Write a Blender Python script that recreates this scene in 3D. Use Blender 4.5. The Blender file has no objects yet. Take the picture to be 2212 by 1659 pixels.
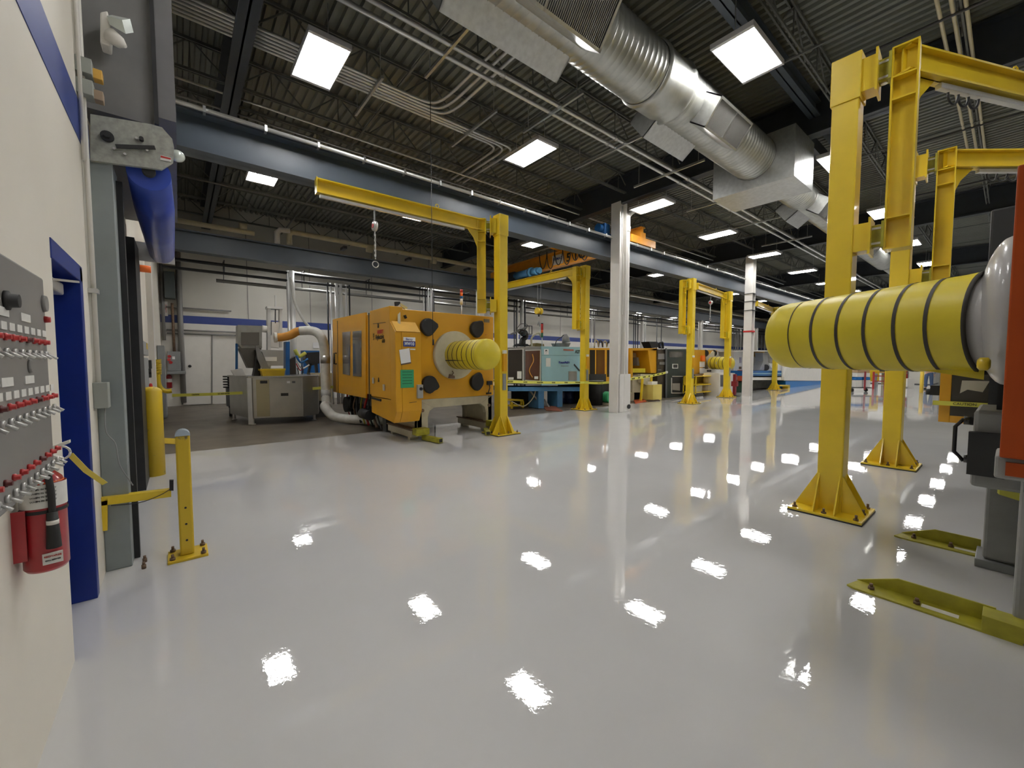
import bpy, math, random
from mathutils import Vector, Matrix
random.seed(7)
SC = bpy.context.scene
COL = SC.collection
PI = math.pi
# ------------------------------------------------------------------ camera model (metres, z up, +Y = long axis of the hall)
FPX, CX, CY, EYE = 880.0, 1106.0, 829.5, 1.54
YAW = math.atan2(1079.0, FPX)
PIT = math.atan((CY - 783.0) / FPX)
Rv = Vector((math.cos(YAW), math.sin(YAW), 0))
F0 = Vector((-math.sin(YAW), math.cos(YAW), 0))
Fv = F0 * math.cos(PIT) - Vector((0, 0, 1)) * math.sin(PIT)
Uv = F0 * math.sin(PIT) + Vector((0, 0, 1)) * math.cos(PIT)

def at(px, py, ax, v):
    """the point where the sight line of a photo point meets the real plane axis=v (0 x, 1 y, 2 z)"""
    d = Fv + Rv * ((px - CX) / FPX) + Uv * ((CY - py) / FPX)
    c = Vector((0, 0, EYE))
    return c + d * ((v - c[ax]) / d[ax])

def gnd(px, py):
    return at(px, py, 2, 0.0)

# ------------------------------------------------------------------ materials
MATS = {}
def mat(name, col, rough=0.5, metal=0.0, noise=0.0, scale=6.0, bump=0.0, bscale=60.0, emit=0.0, coat=0.0, alpha=1.0, dark=None, dcut=0.62, spec=None, trans=0.0):
    if name in MATS: return MATS[name]
    m = bpy.data.materials.new(name); m.use_nodes = True
    nt = m.node_tree; b = nt.nodes['Principled BSDF']
    b.inputs['Roughness'].default_value = rough
    b.inputs['Metallic'].default_value = metal
    b.inputs['Base Color'].default_value = (*col, 1)
    if coat: b.inputs['Coat Weight'].default_value = coat; b.inputs['Coat Roughness'].default_value = 0.05
    if spec is not None: b.inputs['Specular IOR Level'].default_value = spec
    if emit:
        b.inputs['Emission Color'].default_value = (*col, 1); b.inputs['Emission Strength'].default_value = emit
    if trans: b.inputs['Transmission Weight'].default_value = trans
    if alpha < 1: b.inputs['Alpha'].default_value = alpha
    tc = nt.nodes.new('ShaderNodeTexCoord')
    out = None
    if noise or dark:
        n = nt.nodes.new('ShaderNodeTexNoise'); n.inputs['Scale'].default_value = scale; n.inputs['Detail'].default_value = 5
        nt.links.new(tc.outputs['Object'], n.inputs['Vector'])
        r = nt.nodes.new('ShaderNodeValToRGB')
        if dark:
            r.color_ramp.elements[0].position = dcut; r.color_ramp.elements[0].color = (*col, 1)
            r.color_ramp.elements[1].position = min(1, dcut + .06); r.color_ramp.elements[1].color = (*dark, 1)
        else:
            r.color_ramp.elements[0].position = .3; r.color_ramp.elements[0].color = (*[c * (1 - noise) for c in col], 1)
            r.color_ramp.elements[1].position = .7; r.color_ramp.elements[1].color = (*[min(1, c * (1 + noise)) for c in col], 1)
        nt.links.new(n.outputs['Fac'], r.inputs['Fac']); nt.links.new(r.outputs['Color'], b.inputs['Base Color'])
    if bump:
        n2 = nt.nodes.new('ShaderNodeTexNoise'); n2.inputs['Scale'].default_value = bscale; n2.inputs['Detail'].default_value = 3
        nt.links.new(tc.outputs['Object'], n2.inputs['Vector'])
        bp = nt.nodes.new('ShaderNodeBump'); bp.inputs['Strength'].default_value = bump; bp.inputs['Distance'].default_value = .01
        nt.links.new(n2.outputs['Fac'], bp.inputs['Height']); nt.links.new(bp.outputs['Normal'], b.inputs['Normal'])
    MATS[name] = m
    return m

YEL = mat('yellow_paint', (.74, .53, .020), .34, noise=.07, scale=3, coat=.25)
YELW = mat('worn_yellow_paint', (.62, .43, .02), .45, dark=(.16, .12, .06), dcut=.66, scale=9)
OLV = mat('greenish_yellow_paint', (.34, .31, .02), .5, noise=.16, scale=12)
ORG = mat('orange_yellow_enamel', (.62, .31, .010), .36, noise=.05, scale=2, coat=.15)
ORL = mat('pale_orange_enamel', (.72, .42, .08), .4, noise=.08, scale=5)
BEI = mat('beige_enamel', (.50, .46, .33), .45, noise=.10, scale=5)
CRM = mat('cream_pipe', (.56, .50, .34), .5, noise=.08)
WHT = mat('white_paint', (.74, .72, .67), .5, noise=.03, scale=4)
WHC = mat('white_column_paint', (.72, .70, .66), .45, noise=.04, scale=3)
GRY = mat('grey_enamel', (.24, .25, .25), .45, noise=.05)
GRD = mat('dark_grey_enamel', (.10, .105, .11), .5, noise=.08)
GRP = mat('grey_panel', (.21, .205, .195), .5, noise=.06, scale=3)
GRC = mat('grey_green_column', (.24, .27, .27), .5, noise=.08, scale=5)
STB = mat('blue_grey_steel', (.062, .078, .098), .42, noise=.12, scale=1.5)
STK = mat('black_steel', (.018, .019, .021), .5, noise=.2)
JST = mat('joist_steel', (.12, .125, .115), .6, noise=.15)
GAL = mat('galvanised_steel', (.55, .56, .55), .34, .85, noise=.10, scale=14)
GLD = mat('galvanised_duct', (.48, .49, .46), .36, .8, noise=.14, scale=5)
SST = mat('stainless_steel', (.46, .45, .42), .30, .9, noise=.08, scale=3, bump=.05)
SSM = mat('satin_aluminium', (.62, .62, .60), .4, .7, noise=.05)
BLK = mat('black_rubber', (.016, .016, .016), .6, noise=.2)
BLG = mat('black_gloss', (.012, .012, .014), .2)
BLU = mat('blue_door_paint', (.004, .024, .21), .35, noise=.06, scale=3)
BLS = mat('blue_stripe_paint', (.028, .052, .22), .5, noise=.05)
BLR = mat('blue_roll_fabric', (.035, .075, .40), .28, noise=.12, scale=2)
BLM = mat('machine_blue', (.012, .12, .36), .4, noise=.1)
LBL = mat('light_blue_enamel', (.30, .50, .55), .38, noise=.06, scale=2)
MBL = mat('mid_blue_paint', (.05, .17, .33), .45, noise=.1)
RED = mat('red_enamel', (.34, .012, .018), .28, coat=.4, noise=.05)
REO = mat('red_orange_enamel', (.36, .055, .004), .5, noise=.05, scale=2, spec=.25)
RDL = mat('red_plastic', (.45, .02, .02), .35)
ORP = mat('orange_plastic', (.80, .16, .02), .35)
ORC = mat('crane_orange', (.78, .33, .03), .4, noise=.06)
TAN = mat('orange_fabric_hose', (.60, .28, .05), .6, noise=.1)
HOS = mat('white_flexible_hose', (.60, .60, .56), .45, noise=.10, scale=9)
BLN = mat('yellow_insulation_blanket', (.62, .50, .020), .42, noise=.08, scale=4, bump=.12, bscale=9)
STR = mat('dark_strap', (.035, .03, .022), .6)
GRN = mat('green_paper', (.03, .33, .14), .6)
GRH = mat('green_hose', (.02, .28, .10), .4)
PAP = mat('white_paper', (.80, .80, .80), .7)
LAB = mat('label_stock', (.72, .72, .68), .6, noise=.05, scale=40)
NAV = mat('navy_print', (.02, .04, .25), .5)
TXT = mat('black_print', (.012, .012, .012), .5)
TXR = mat('red_print', (.5, .03, .02), .5)
TXW = mat('white_print', (.85, .85, .85), .5)
BRN = mat('brown_rubber_pad', (.075, .045, .03), .7, noise=.2)
BRS = mat('rusty_steel', (.16, .10, .06), .6, noise=.3, scale=20)
CAR = mat('cardboard', (.40, .27, .15), .8, noise=.08)
SKN = mat('skin', (.50, .29, .20), .55)
JEA = mat('blue_denim', (.055, .09, .17), .8, noise=.15, scale=40)
SHI = mat('grey_cotton', (.22, .23, .26), .85, noise=.08)
HAI = mat('dark_hair', (.03, .02, .015), .6)
DGL = mat('dark_tinted_glass', (.03, .022, .015), .08, coat=.6)
BGL = mat('amber_tinted_glass', (.085, .028, .014), .10, coat=.6)
CGL = mat('smoked_window', (.10, .095, .085), .15, noise=.4, scale=3, coat=.5)
DGR = mat('dark_green_enamel', (.022, .035, .032), .4, noise=.2)
TAP = mat('caution_tape', (.70, .68, .10), .5)
LIT = mat('fluorescent_tube', (1.0, .985, .96), .5, emit=34.0)
REF = mat('white_reflector', (.55, .55, .56), .35)
SIL = mat('silver_cap', (.42, .50, .55), .4, .15)
CLR = mat('clear_plastic', (.5, .52, .52), .2, noise=.2)
LEN = mat('lamp_lens', (.75, .82, .78), .15, .3)
DOM = mat('grey_plastic_dome', (.42, .41, .40), .30, noise=.05, scale=2, coat=.3)

def wall_mat(name, col):
    m = mat(name, col, .62, noise=.035, scale=1.3)
    nt = m.node_tree; b = nt.nodes['Principled BSDF']
    geo = nt.nodes.new('ShaderNodeTexCoord'); sep = nt.nodes.new('ShaderNodeSeparateXYZ'); com = nt.nodes.new('ShaderNodeCombineXYZ')
    nt.links.new(geo.outputs['Object'], sep.inputs[0])
    add = nt.nodes.new('ShaderNodeMath'); add.operation = 'ADD'
    nt.links.new(sep.outputs[0], add.inputs[0]); nt.links.new(sep.outputs[1], add.inputs[1])
    nt.links.new(add.outputs[0], com.inputs[0]); nt.links.new(sep.outputs[2], com.inputs[1])
    br = nt.nodes.new('ShaderNodeTexBrick'); br.inputs['Scale'].default_value = 1
    br.inputs['Brick Width'].default_value = .4; br.inputs['Row Height'].default_value = .2; br.inputs['Mortar Size'].default_value = .006
    br.inputs['Color1'].default_value = (1, 1, 1, 1); br.inputs['Color2'].default_value = (1, 1, 1, 1); br.inputs['Mortar'].default_value = (0, 0, 0, 1)
    nt.links.new(com.outputs[0], br.inputs['Vector'])
    bp = nt.nodes.new('ShaderNodeBump'); bp.inputs['Strength'].default_value = .18; bp.inputs['Distance'].default_value = .004
    nt.links.new(br.outputs['Color'], bp.inputs['Height']); nt.links.new(bp.outputs['Normal'], b.inputs['Normal'])
    return m
WAL = wall_mat('painted_block_wall', (.70, .665, .585))
WAB = mat('painted_back_wall', (.56, .545, .49), .65, noise=.05, scale=.6)

def floor_mat():
    m = mat('glossy_epoxy_floor', (.60, .60, .595), .012, noise=.045, scale=.55)
    nt = m.node_tree; b = nt.nodes['Principled BSDF']
    b.inputs['IOR'].default_value = 1.5
    b.inputs['Coat Weight'].default_value = .12; b.inputs['Coat Roughness'].default_value = .01
    tc = nt.nodes.new('ShaderNodeTexCoord')
    n = nt.nodes.new('ShaderNodeTexNoise'); n.inputs['Scale'].default_value = 26; n.inputs['Detail'].default_value = 3
    n3 = nt.nodes.new('ShaderNodeTexNoise'); n3.inputs['Scale'].default_value = 1.6; n3.inputs['Detail'].default_value = 2
    nt.links.new(tc.outputs['Object'], n.inputs['Vector']); nt.links.new(tc.outputs['Object'], n3.inputs['Vector'])
    bp = nt.nodes.new('ShaderNodeBump'); bp.inputs['Strength'].default_value = .022; bp.inputs['Distance'].default_value = .01
    bp2 = nt.nodes.new('ShaderNodeBump'); bp2.inputs['Strength'].default_value = .025; bp2.inputs['Distance'].default_value = .05
    nt.links.new(n.outputs['Fac'], bp.inputs['Height']); nt.links.new(n3.outputs['Fac'], bp2.inputs['Height'])
    nt.links.new(bp2.outputs['Normal'], bp.inputs['Normal'])
    nt.links.new(bp.outputs['Normal'], b.inputs['Normal']); nt.links.new(bp.outputs['Normal'], b.inputs['Coat Normal'])
    return m
FLO = floor_mat()
CON = mat('worn_concrete_floor', (.125, .105, .082), .42, noise=.35, scale=1.6, bump=.08, bscale=14)
DEK = mat('painted_roof_deck', (.175, .182, .158), .5, noise=.12, scale=.7)

# ------------------------------------------------------------------ mesh builder
class MB:
    def __init__(s): s.v = []; s.f = []; s.sm = []
    def add(s, vs, fs, smooth=False):
        b = len(s.v); s.v += [Vector(v) for v in vs]
        for f in fs: s.f.append([b + i for i in f]); s.sm.append(smooth)
        return s
    def box(s, x0, x1, y0, y1, z0, z1):
        x0, x1 = min(x0, x1), max(x0, x1); y0, y1 = min(y0, y1), max(y0, y1); z0, z1 = min(z0, z1), max(z0, z1)
        return s.add([(x0,y0,z0),(x1,y0,z0),(x1,y1,z0),(x0,y1,z0),(x0,y0,z1),(x1,y0,z1),(x1,y1,z1),(x0,y1,z1)],
                     [(0,3,2,1),(4,5,6,7),(0,1,5,4),(1,2,6,5),(2,3,7,6),(3,0,4,7)])
    def bx(s, c, d, m=None):
        vs = [Vector((i*d[0]/2, j*d[1]/2, k*d[2]/2)) for k in (-1,1) for i, j in ((-1,-1),(1,-1),(1,1),(-1,1))]
        if m: vs = [m @ v for v in vs]
        c = Vector(c)
        return s.add([c+v for v in vs], [(0,3,2,1),(4,5,6,7),(0,1,5,4),(1,2,6,5),(2,3,7,6),(3,0,4,7)])
    def bar(s, a, b, w, h=None, up=(0,0,1)):
        a, b = Vector(a), Vector(b); h = h or w; d = (b-a)
        if d.length < 1e-6: return s
        z = d.normalized(); u = Vector(up)
        if abs(z.dot(u)) > .98: u = Vector((1,0,0))
        x = u.cross(z).normalized(); y = z.cross(x)
        vs = [p + x*i*w/2 + y*j*h/2 for p in (a,b) for i, j in ((-1,-1),(1,-1),(1,1),(-1,1))]
        return s.add(vs, [(0,3,2,1),(4,5,6,7),(0,1,5,4),(1,2,6,5),(2,3,7,6),(3,0,4,7)])
    def prism(s, pts, off):
        n = len(pts); off = Vector(off); pts = [Vector(p) for p in pts]
        nrm = Vector((0,0,0))
        for i in range(n): nrm += pts[i].cross(pts[(i+1)%n])
        if nrm.dot(off) > 0: pts = pts[::-1]
        vs = pts + [p+off for p in pts]
        fs = [tuple(range(n)), tuple(range(2*n-1, n-1, -1))] + [(i, n+i, n+(i+1)%n, (i+1)%n) for i in range(n)]
        fs[1] = tuple(n + i for i in range(n-1, -1, -1))
        return s.add(vs, fs)
    def px(s, pix, x0, x1):           # outline in the plane x=x0, given depth to x1
        return s.prism([at(a, b, 0, x0) for a, b in pix], (x1-x0, 0, 0))
    def py(s, pix, y0, y1):
        return s.prism([at(a, b, 1, y0) for a, b in pix], (0, y1-y0, 0))
    def cyl(s, a, b, r, r2=None, n=16, caps=True, smooth=True):
        a, b = Vector(a), Vector(b); r2 = r if r2 is None else r2
        return s.lathe(a, b-a, [(0, r), (1, r2)], n, caps, smooth)
    def lathe(s, o, ax, prof, n=24, caps=True, smooth=True):
        """prof: (t, radius) along the axis vector ax"""
        o, ax = Vector(o), Vector(ax); z = ax.normalized()
        u = Vector((0,0,1)) if abs(z.z) < .9 else Vector((1,0,0))
        x = u.cross(z).normalized(); y = z.cross(x); vs = []; fs = []
        for t, r in prof:
            for i in range(n):
                q = 2*PI*i/n; vs.append(o + ax*t + (x*math.cos(q) + y*math.sin(q))*r)
        for k in range(len(prof)-1):
            for i in range(n):
                j = (i+1) % n; fs.append((k*n+i, k*n+j, (k+1)*n+j, (k+1)*n+i))
        s.add(vs, fs, smooth)
        if caps:
            b = len(s.v) - len(vs)
            s.f.append([b+i for i in range(n-1,-1,-1)]); s.sm.append(False)
            s.f.append([b+(len(prof)-1)*n+i for i in range(n)]); s.sm.append(False)
        return s
    def tube(s, pts, r, n=8, rings=None):
        pts = [Vector(p) for p in pts]; vs = []; fs = []
        px_ = None
        for k, p in enumerate(pts):
            d = (pts[min(k+1, len(pts)-1)] - pts[max(k-1, 0)]).normalized()
            if px_ is None:
                u = Vector((0,0,1)) if abs(d.z) < .9 else Vector((1,0,0)); px_ = u.cross(d).normalized()
            x = (px_ - d*px_.dot(d)).normalized(); px_ = x; y = d.cross(x)
            rr = r if not rings else r * rings[k % len(rings)]
            for i in range(n):
                q = 2*PI*i/n; vs.append(p + (x*math.cos(q)+y*math.sin(q))*rr)
        for k in range(len(pts)-1):
            for i in range(n):
                j = (i+1) % n; fs.append((k*n+i, k*n+j, (k+1)*n+j, (k+1)*n+i))
        s.add(vs, fs, True); b = len(s.v)-len(vs)
        s.f.append([b+i for i in range(n-1,-1,-1)]); s.sm.append(False)
        s.f.append([b+(len(pts)-1)*n+i for i in range(n)]); s.sm.append(False)
        return s
    def sph(s, c, r, n=16, m=10, sc=(1,1,1)):
        c = Vector(c); vs = [c+Vector((0,0,-r*sc[2]))]; fs = []
        for k in range(1, m):
            t = -PI/2 + PI*k/m
            for i in range(n):
                q = 2*PI*i/n; vs.append(c+Vector((math.cos(t)*math.cos(q)*r*sc[0], math.cos(t)*math.sin(q)*r*sc[1], math.sin(t)*r*sc[2])))
        vs.append(c+Vector((0,0,r*sc[2])))
        for i in range(n): fs.append((0, 1+(i+1)%n, 1+i))
        for k in range(m-2):
            for i in range(n):
                j = (i+1)%n; fs.append((1+k*n+i, 1+k*n+j, 1+(k+1)*n+j, 1+(k+1)*n+i))
        L = len(vs)-1
        for i in range(n): fs.append((L, 1+(m-2)*n+i, 1+(m-2)*n+(i+1)%n))
        return s.add(vs, fs, True)
    def ibeam(s, a, b, w, h, t=.02):
        """I-section: a, b on its axis, h measured vertically (or along up)"""
        a, b = Vector(a), Vector(b); z = (b-a).normalized(); u = Vector((0,0,1)) if abs(z.z) < .9 else Vector((1,0,0))
        x = u.cross(z).normalized(); y = z.cross(x)
        s.bar(a, b, t*.7, h, u); s.bar(a+y*(h/2-t/2), b+y*(h/2-t/2), w, t, u); s.bar(a-y*(h/2-t/2), b-y*(h/2-t/2), w, t, u)
        return s
    def build(s, name, material, parent=None, bevel=0.0, loc=None):
        me = bpy.data.meshes.new(name); o = bpy.data.objects.new(name, me); COL.objects.link(o)
        org = Vector((0,0,0))
        if parent is not None:
            r = parent
            while r.parent: r = r.parent
            org = r.location.copy(); o.parent = parent
            if parent is r: pass
            else: pass
            if parent.type == 'MESH' and parent.parent is None:   # root is itself a mesh with its origin at its location
                pass
        elif loc is not None:
            org = Vector(loc); o.location = org
        me.from_pydata([tuple(v-org) for v in s.v], [], s.f)
        me.polygons.foreach_set('use_smooth', s.sm)
        me.materials.append(material); me.update()
        if bevel:
            b = o.modifiers.new('bevel', 'BEVEL'); b.width = bevel; b.segments = 2; b.limit_method = 'ANGLE'; b.angle_limit = .7
        return o

def tag(o, label, cat, group=None, kind=None):
    o['label'] = label; o['category'] = cat
    if group: o['group'] = group
    if kind: o['kind'] = kind
    return o
def thing(name, label, cat, loc, group=None):
    o = bpy.data.objects.new(name, None); COL.objects.link(o); o.empty_display_size = .1
    o.location = loc
    return tag(o, label, cat, group)
def solo(name, mb, m, label, cat, group=None, bevel=0):
    c = sum(mb.v, Vector((0,0,0))) / len(mb.v); zmin = min(v.z for v in mb.v)
    return tag(mb.build(name, m, None, bevel, (c.x, c.y, zmin)), label, cat, group)
def struct(name, mb, m, bevel=0):
    o = mb.build(name, m, None, bevel); o['kind'] = 'structure'; return o
def copy_tree(o, parent=None):
    c = o.copy(); COL.objects.link(c); c.parent = parent
    for ch in [x for x in bpy.data.objects if x.parent == o]: copy_tree(ch, c)
    return c
def text(name, s, size, pos, xdir, updir, m, parent, align='CENTER', thick=.002, sx=1.0, bold=0):
    cu = bpy.data.curves.new(name, 'FONT'); cu.body = s; cu.size = size; cu.align_x = align; cu.align_y = 'CENTER'; cu.extrude = thick; cu.offset = bold
    o = bpy.data.objects.new(name, cu); COL.objects.link(o)
    me = bpy.data.meshes.new_from_object(o); bpy.data.objects.remove(o)
    X = Vector(xdir).normalized(); Z = X.cross(Vector(updir)).normalized(); Y = Z.cross(X)
    M = Matrix((X*sx, Y, Z)).transposed()
    r = parent
    while r is not None and r.parent: r = r.parent
    org = r.location if r is not None else Vector((0,0,0))
    for v in me.vertices: v.co = M @ v.co + Vector(pos) - org
    me.materials.clear(); me.materials.append(m)
    t = bpy.data.objects.new(name, me); COL.objects.link(t); t.parent = parent
    return t
def bez(a, b, c, d, n=12):
    a, b, c, d = map(Vector, (a, b, c, d)); out = []
    for i in range(n+1):
        t = i/n; out.append(a*(1-t)**3 + b*3*t*(1-t)**2 + c*3*t*t*(1-t) + d*t**3)
    return out
def spline(pts, n=6):
    pts = [Vector(p) for p in pts]; P = [pts[0]] + pts + [pts[-1]]; out = []
    for k in range(1, len(P)-2):
        p0, p1, p2, p3 = P[k-1:k+3]
        for i in range(n):
            t = i/n; out.append(.5*((2*p1) + (p2-p0)*t + (2*p0-5*p1+4*p2-p3)*t*t + (3*p1-p0-3*p2+p3)*t**3))
    out.append(pts[-1]); return out
exec_parts = []
# ================================================================== SETTING
struct('floor', MB().box(-8.9, 12, -.62, 62, -.12, 0), FLO)
struct('floor.001', MB().box(-18.9, -8.9, -.62, 62, -.12, -.004), CON)
WY = -.47
# left wall: door opening x -3.78..-2.95, roller door opening x -7.25..-4.42
w = MB()
w.box(-3.0, 12, WY-.2, WY, 0, 9); w.box(-3.78, -3.0, WY-.2, WY, 2.14, 9); w.box(-4.42, -3.78, WY-.2, WY, 0, 9)
w.box(-7.25, -4.42, WY-.2, WY, 3.3, 9); w.box(-18.8, -7.25, WY-.2, WY, 0, 9)
struct('wall_left', w, WAL)
struct('wall_left.001', MB().box(-11.35, -11.0, WY-.05, WY+.09, 0, 7.3), WHC)      # pilaster
struct('wall_back', MB().box(-18.9, -18.6, -.62, 62, 0, 9), WAB)
struct('wall_far', MB().box(-18.9, 12, 62, 62.2, 0, 9), WAB)
struct('wall_right', MB().box(12, 12.2, -.62, 62, 0, 9), WAB)
struct('trim_1', MB().box(-18.6, -18.585, -.45, 62, 2.93, 3.2), BLS)
struct('trim_2', MB().box(-4.42, 12, WY, WY+.004, 3.02, 3.30), BLS)
# vertical panel joints of the back wall
for i, yy in enumerate((2.1, 4.3, 6.9, 9.8, 12.9, 16, 19.2, 22.5, 26)):
    struct('trim_3' if i == 0 else 'trim_3.%03d' % i, MB().box(-18.6, -18.592, yy, yy+.025, 0, 6.8), GRP)
# lower white wall behind the machines
struct('trim_4', MB().box(-18.6, -18.59, -.45, 62, 0, 2.93), WHT)
# door in the back wall
d = MB(); d.px([(396, 722), (456, 727), (456, 872), (396, 874)], -18.58, -18.54)
dd = struct('door_3', d, WHT)
MB().px([(392, 716), (396, 716), (396, 874), (392, 874)], -18.58, -18.53).build('door_frame', GRP, dd)
MB().px([(456, 722), (459, 722), (459, 872), (456, 872)], -18.58, -18.53).build('door_frame', GRP, dd)
MB().sph(at(410, 791, 0, -18.52), .05).build('door_handle', BLK, dd)
# painted yellow line on the bare concrete
struct('trim_5', MB().prism([gnd(300, 956), gnd(386, 960), gnd(386, 948), gnd(300, 944)], (0, 0, .004)), YELW)
# roof: corrugated deck, girders, joists
Z0 = 7.22
dk = MB(); P = .17; prof = []
yy = -.6
while yy < 62:
    prof += [(yy, Z0), (yy+.07, Z0), (yy+.09, Z0+.06), (yy+.15, Z0+.06)]; yy += P
vs = []; fs = []
for (a, b) in prof: vs += [(-18.8, a, b), (12, a, b)]
for k in range(len(prof)-1): fs.append((2*k, 2*k+2, 2*k+3, 2*k+1))
dk.add(vs, fs)
struct('ceiling', dk, DEK)
struct('ceiling.001', MB().box(-18.8, 12.2, -.6, 62.2, Z0+.30, Z0+.36), STK)
for i, gy in enumerate((.9, 10.6, 20.3, 30.0, 39.7, 49.4)):
    g = MB(); g.ibeam((-18.6, gy, 6.75), (12, gy, 6.75), .26, .82, .04)
    struct('roof_girder' if i == 0 else 'roof_girder.%03d' % i, g, mat('girder_paint', (.030, .036, .046), .5, noise=.1))
jx = -17.9; i = 0
while jx < 11:
    j = MB(); zt, zb = Z0-.03, 6.62
    for s_ in (-.03, .03):
        j.box(jx+s_-.012, jx+s_+.012, -.4, 61.5, zt-.05, zt); j.box(jx+s_-.012, jx+s_+.012, -.4, 61.5, zb, zb+.045)
    y = -.3; up = True
    while y < (61 if jx > -12 else 36):
        j.bar((jx, y, zb if up else zt), (jx, y+.62, zt if up else zb), .022)
        if up: j.bar((jx, y+.62, zt), (jx, y+.62, zb), .018)
        y += .62; up = not up
    struct('roof_joist' if i == 0 else 'roof_joist.%03d' % i, j, JST)
    jx += 1.72; i += 1
# cross bridging rods
for i, yy in enumerate((3.3, 5.9, 8.1, 13.2, 15.8, 18, 23, 26, 33)):
    struct('joist_bridging' if i == 0 else 'joist_bridging.%03d' % i, MB().box(-18.5, 11.5, yy-.018, yy+.018, 6.60, 6.63), JST)
# steel beam along the hall beside the duct
o = MB().ibeam((-2.85, -.3, 6.86), (-2.85, 12.3, 6.86), .2, .3, .03).build('ceiling_beam', STB); o['kind'] = 'structure'

# crane runways
def runway(name, x, zt, zb, rail, label):
    t = thing(name, label, 'crane beam', (x, 0, zb), None)
    MB().ibeam((x, -.4, (zt+zb)/2), (x, 60, (zt+zb)/2), .34, zt-zb, .03).build('girder', STB, t)
    if rail:
        MB().box(x-.04, x+.04, -.4, 60, zt, zt+.05).build('rail', GAL, t)
        c = MB()
        MB().tube([(x+.21, -.4, zt+.02), (x+.21, 60, zt+.02)], .036, 8).build('conduit', SSM, t)
        y = .4
        while y < 40: MB().box(x+.14, x+.255, y, y+.035, zt-.03, zt+.065).build('conduit_strap', GAL, t); y += .8
    else:
        MB().box(x-.03, x+.03, -.4, 60, zt, zt+.04).build('rail', STK, t)
    return t
runway('runway_beam', -8.06, 5.32, 4.74, 1, 'blue-grey steel crane beam with a strapped conduit, running just behind the white columns')
runway('runway_beam', -15.1, 5.30, 4.72, 0, 'blue-grey steel crane beam running above the machines near the back wall')

# white columns under the near crane beam
def col(x, y, z1, label, wide=.33):
    t = thing('support_column', label, 'column', (x, y, 0), None)
    m = MB(); m.box(x-wide/2, x+wide/2, y-.3, y-.27, 0, z1); m.box(x-wide/2, x+wide/2, y+.02, y+.05, 0, z1); m.box(x-.03, x+.03, y-.28, y+.03, 0, z1)
    m.build('column_shaft', WHC, t)
    return t
c1 = col(-7.72, 10.62, 6.34, 'white steel column with a drain pipe, boxed at its foot, nearest to the floor centre')
MB().box(-7.90, -7.56, 10.42, 10.98, 0, 1.18).build('boxed_base', WHC, c1, .01)
MB().tube(spline([(-7.66, 10.83, 1.1), (-7.66, 10.83, 5.7), (-7.64, 10.85, 6.05), (-7.5, 11.05, 6.25), (-7.35, 11.3, 6.32)], 5), .085, 14).build('drain_pipe', WHC, c1)
MB().cyl((-7.66, 10.83, 5.55), (-7.66, 10.83, 5.7), .1).build('pipe_coupling', WHC, c1)
MB().tube([(-7.53, 10.46, 3.0), (-7.53, 10.46, 4.7), (-7.55, 10.42, 4.9), (-7.55, 10.42, 6.2)], .02, 6).build('conduit', WHC, c1)
MB().lathe((-7.555, 10.88, .16), (.03, 0, 0), [(0, .07), (1, .07)], 18).build('foot_hole', STK, c1)
c2 = col(-7.7, 20.45, 6.34, 'tall white steel column with a red band and black straps beyond the tool cart')
MB().box(-7.88, -7.52, 20.13, 20.52, 2.92, 2.99).build('red_band', RDL, c2)
for z in (3.9, 4.3, 4.65): MB().box(-7.9, -7.5, 20.12, 20.53, z, z+.02).build('strap', STK, c2)
for (px, top, lab) in ((1037, 628, 'white column behind the big orange machine under the rear crane beam'), (1514, 692, 'white column behind the tool cart under the rear crane beam'),
                       (1634, 708, 'white column seen just past the red-banded column under the rear crane beam')):
    p = at(px, top, 0, -15.1)
    t = thing('support_column', lab, 'column', (-15.1, p.y, 0))
    MB().ibeam((-15.1, p.y, 0), (-15.1, p.y, 4.72), .26, .26).build('column_shaft', WHT, t)

# ================================================================== CEILING LIGHTS
def make_light():
    t = thing('high_bay_light', 'x', 'ceiling light', (0, 0, 0))
    h = MB(); L, W = 1.16, .58
    h.box(-L/2, L/2, -W/2, W/2, .05, .075)
    h.box(-L/2, L/2, -W/2, -W/2+.012, 0, .05); h.box(-L/2, L/2, W/2-.012, W/2, 0, .05)
    h.build('reflector', REF, t)
    for s in (-1, 1):
        MB().box(s*L/2, s*(L/2-.055), -W/2, W/2, .004, .05).build('end_cap', REF, t)
    for k in range(6):
        y = -W/2 + W*(k+.5)/6
        MB().cyl((-L/2+.06, y, .022), (L/2-.06, y, .022), .016, n=6).build('tube', LIT, t)
    for sx in (-.45, .45): MB().bar((sx, 0, .07), (sx, 0, .58), .01).build('hanger', GAL, t)
    return t
LT = make_light(); used = False
def light(x, y, z, rot, label, group=None):
    global used
    o = LT if not used else copy_tree(LT)
    used = True
    o.location = (x, y, z); o.rotation_euler = (0, 0, rot); o['label'] = label
    if group: o['group'] = group
G1 = 'six-tube lights in the row over the aisle edge'
nm = ['nearest', 'second', 'third', 'fourth', 'fifth', 'sixth', 'seventh', 'eighth']
for k, y in enumerate((1.8, 6.05, 10.78, 14.95, 19.3, 24.2, 28.8, 33.4)):
    light(-6.8, y, 6.05, 0, ['bright six-tube ceiling light above the grey bundle of conduits, closest to the roller door', 'six-tube ceiling light hanging above the yellow boom end and conduit bends',
        'six-tube ceiling light beside the top of the white column with drain pipe', 'slim glowing ceiling light second beyond the white column with drain pipe', 'glowing ceiling light directly over the red-banded white column',
        'glowing ceiling light just beyond the red-banded column', 'small far ceiling light behind the yellow mast, second beyond the red-banded column', 'farthest small ceiling light of the aisle row'][k], G1)
G2 = 'six-tube lights over the machine bay'
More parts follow.
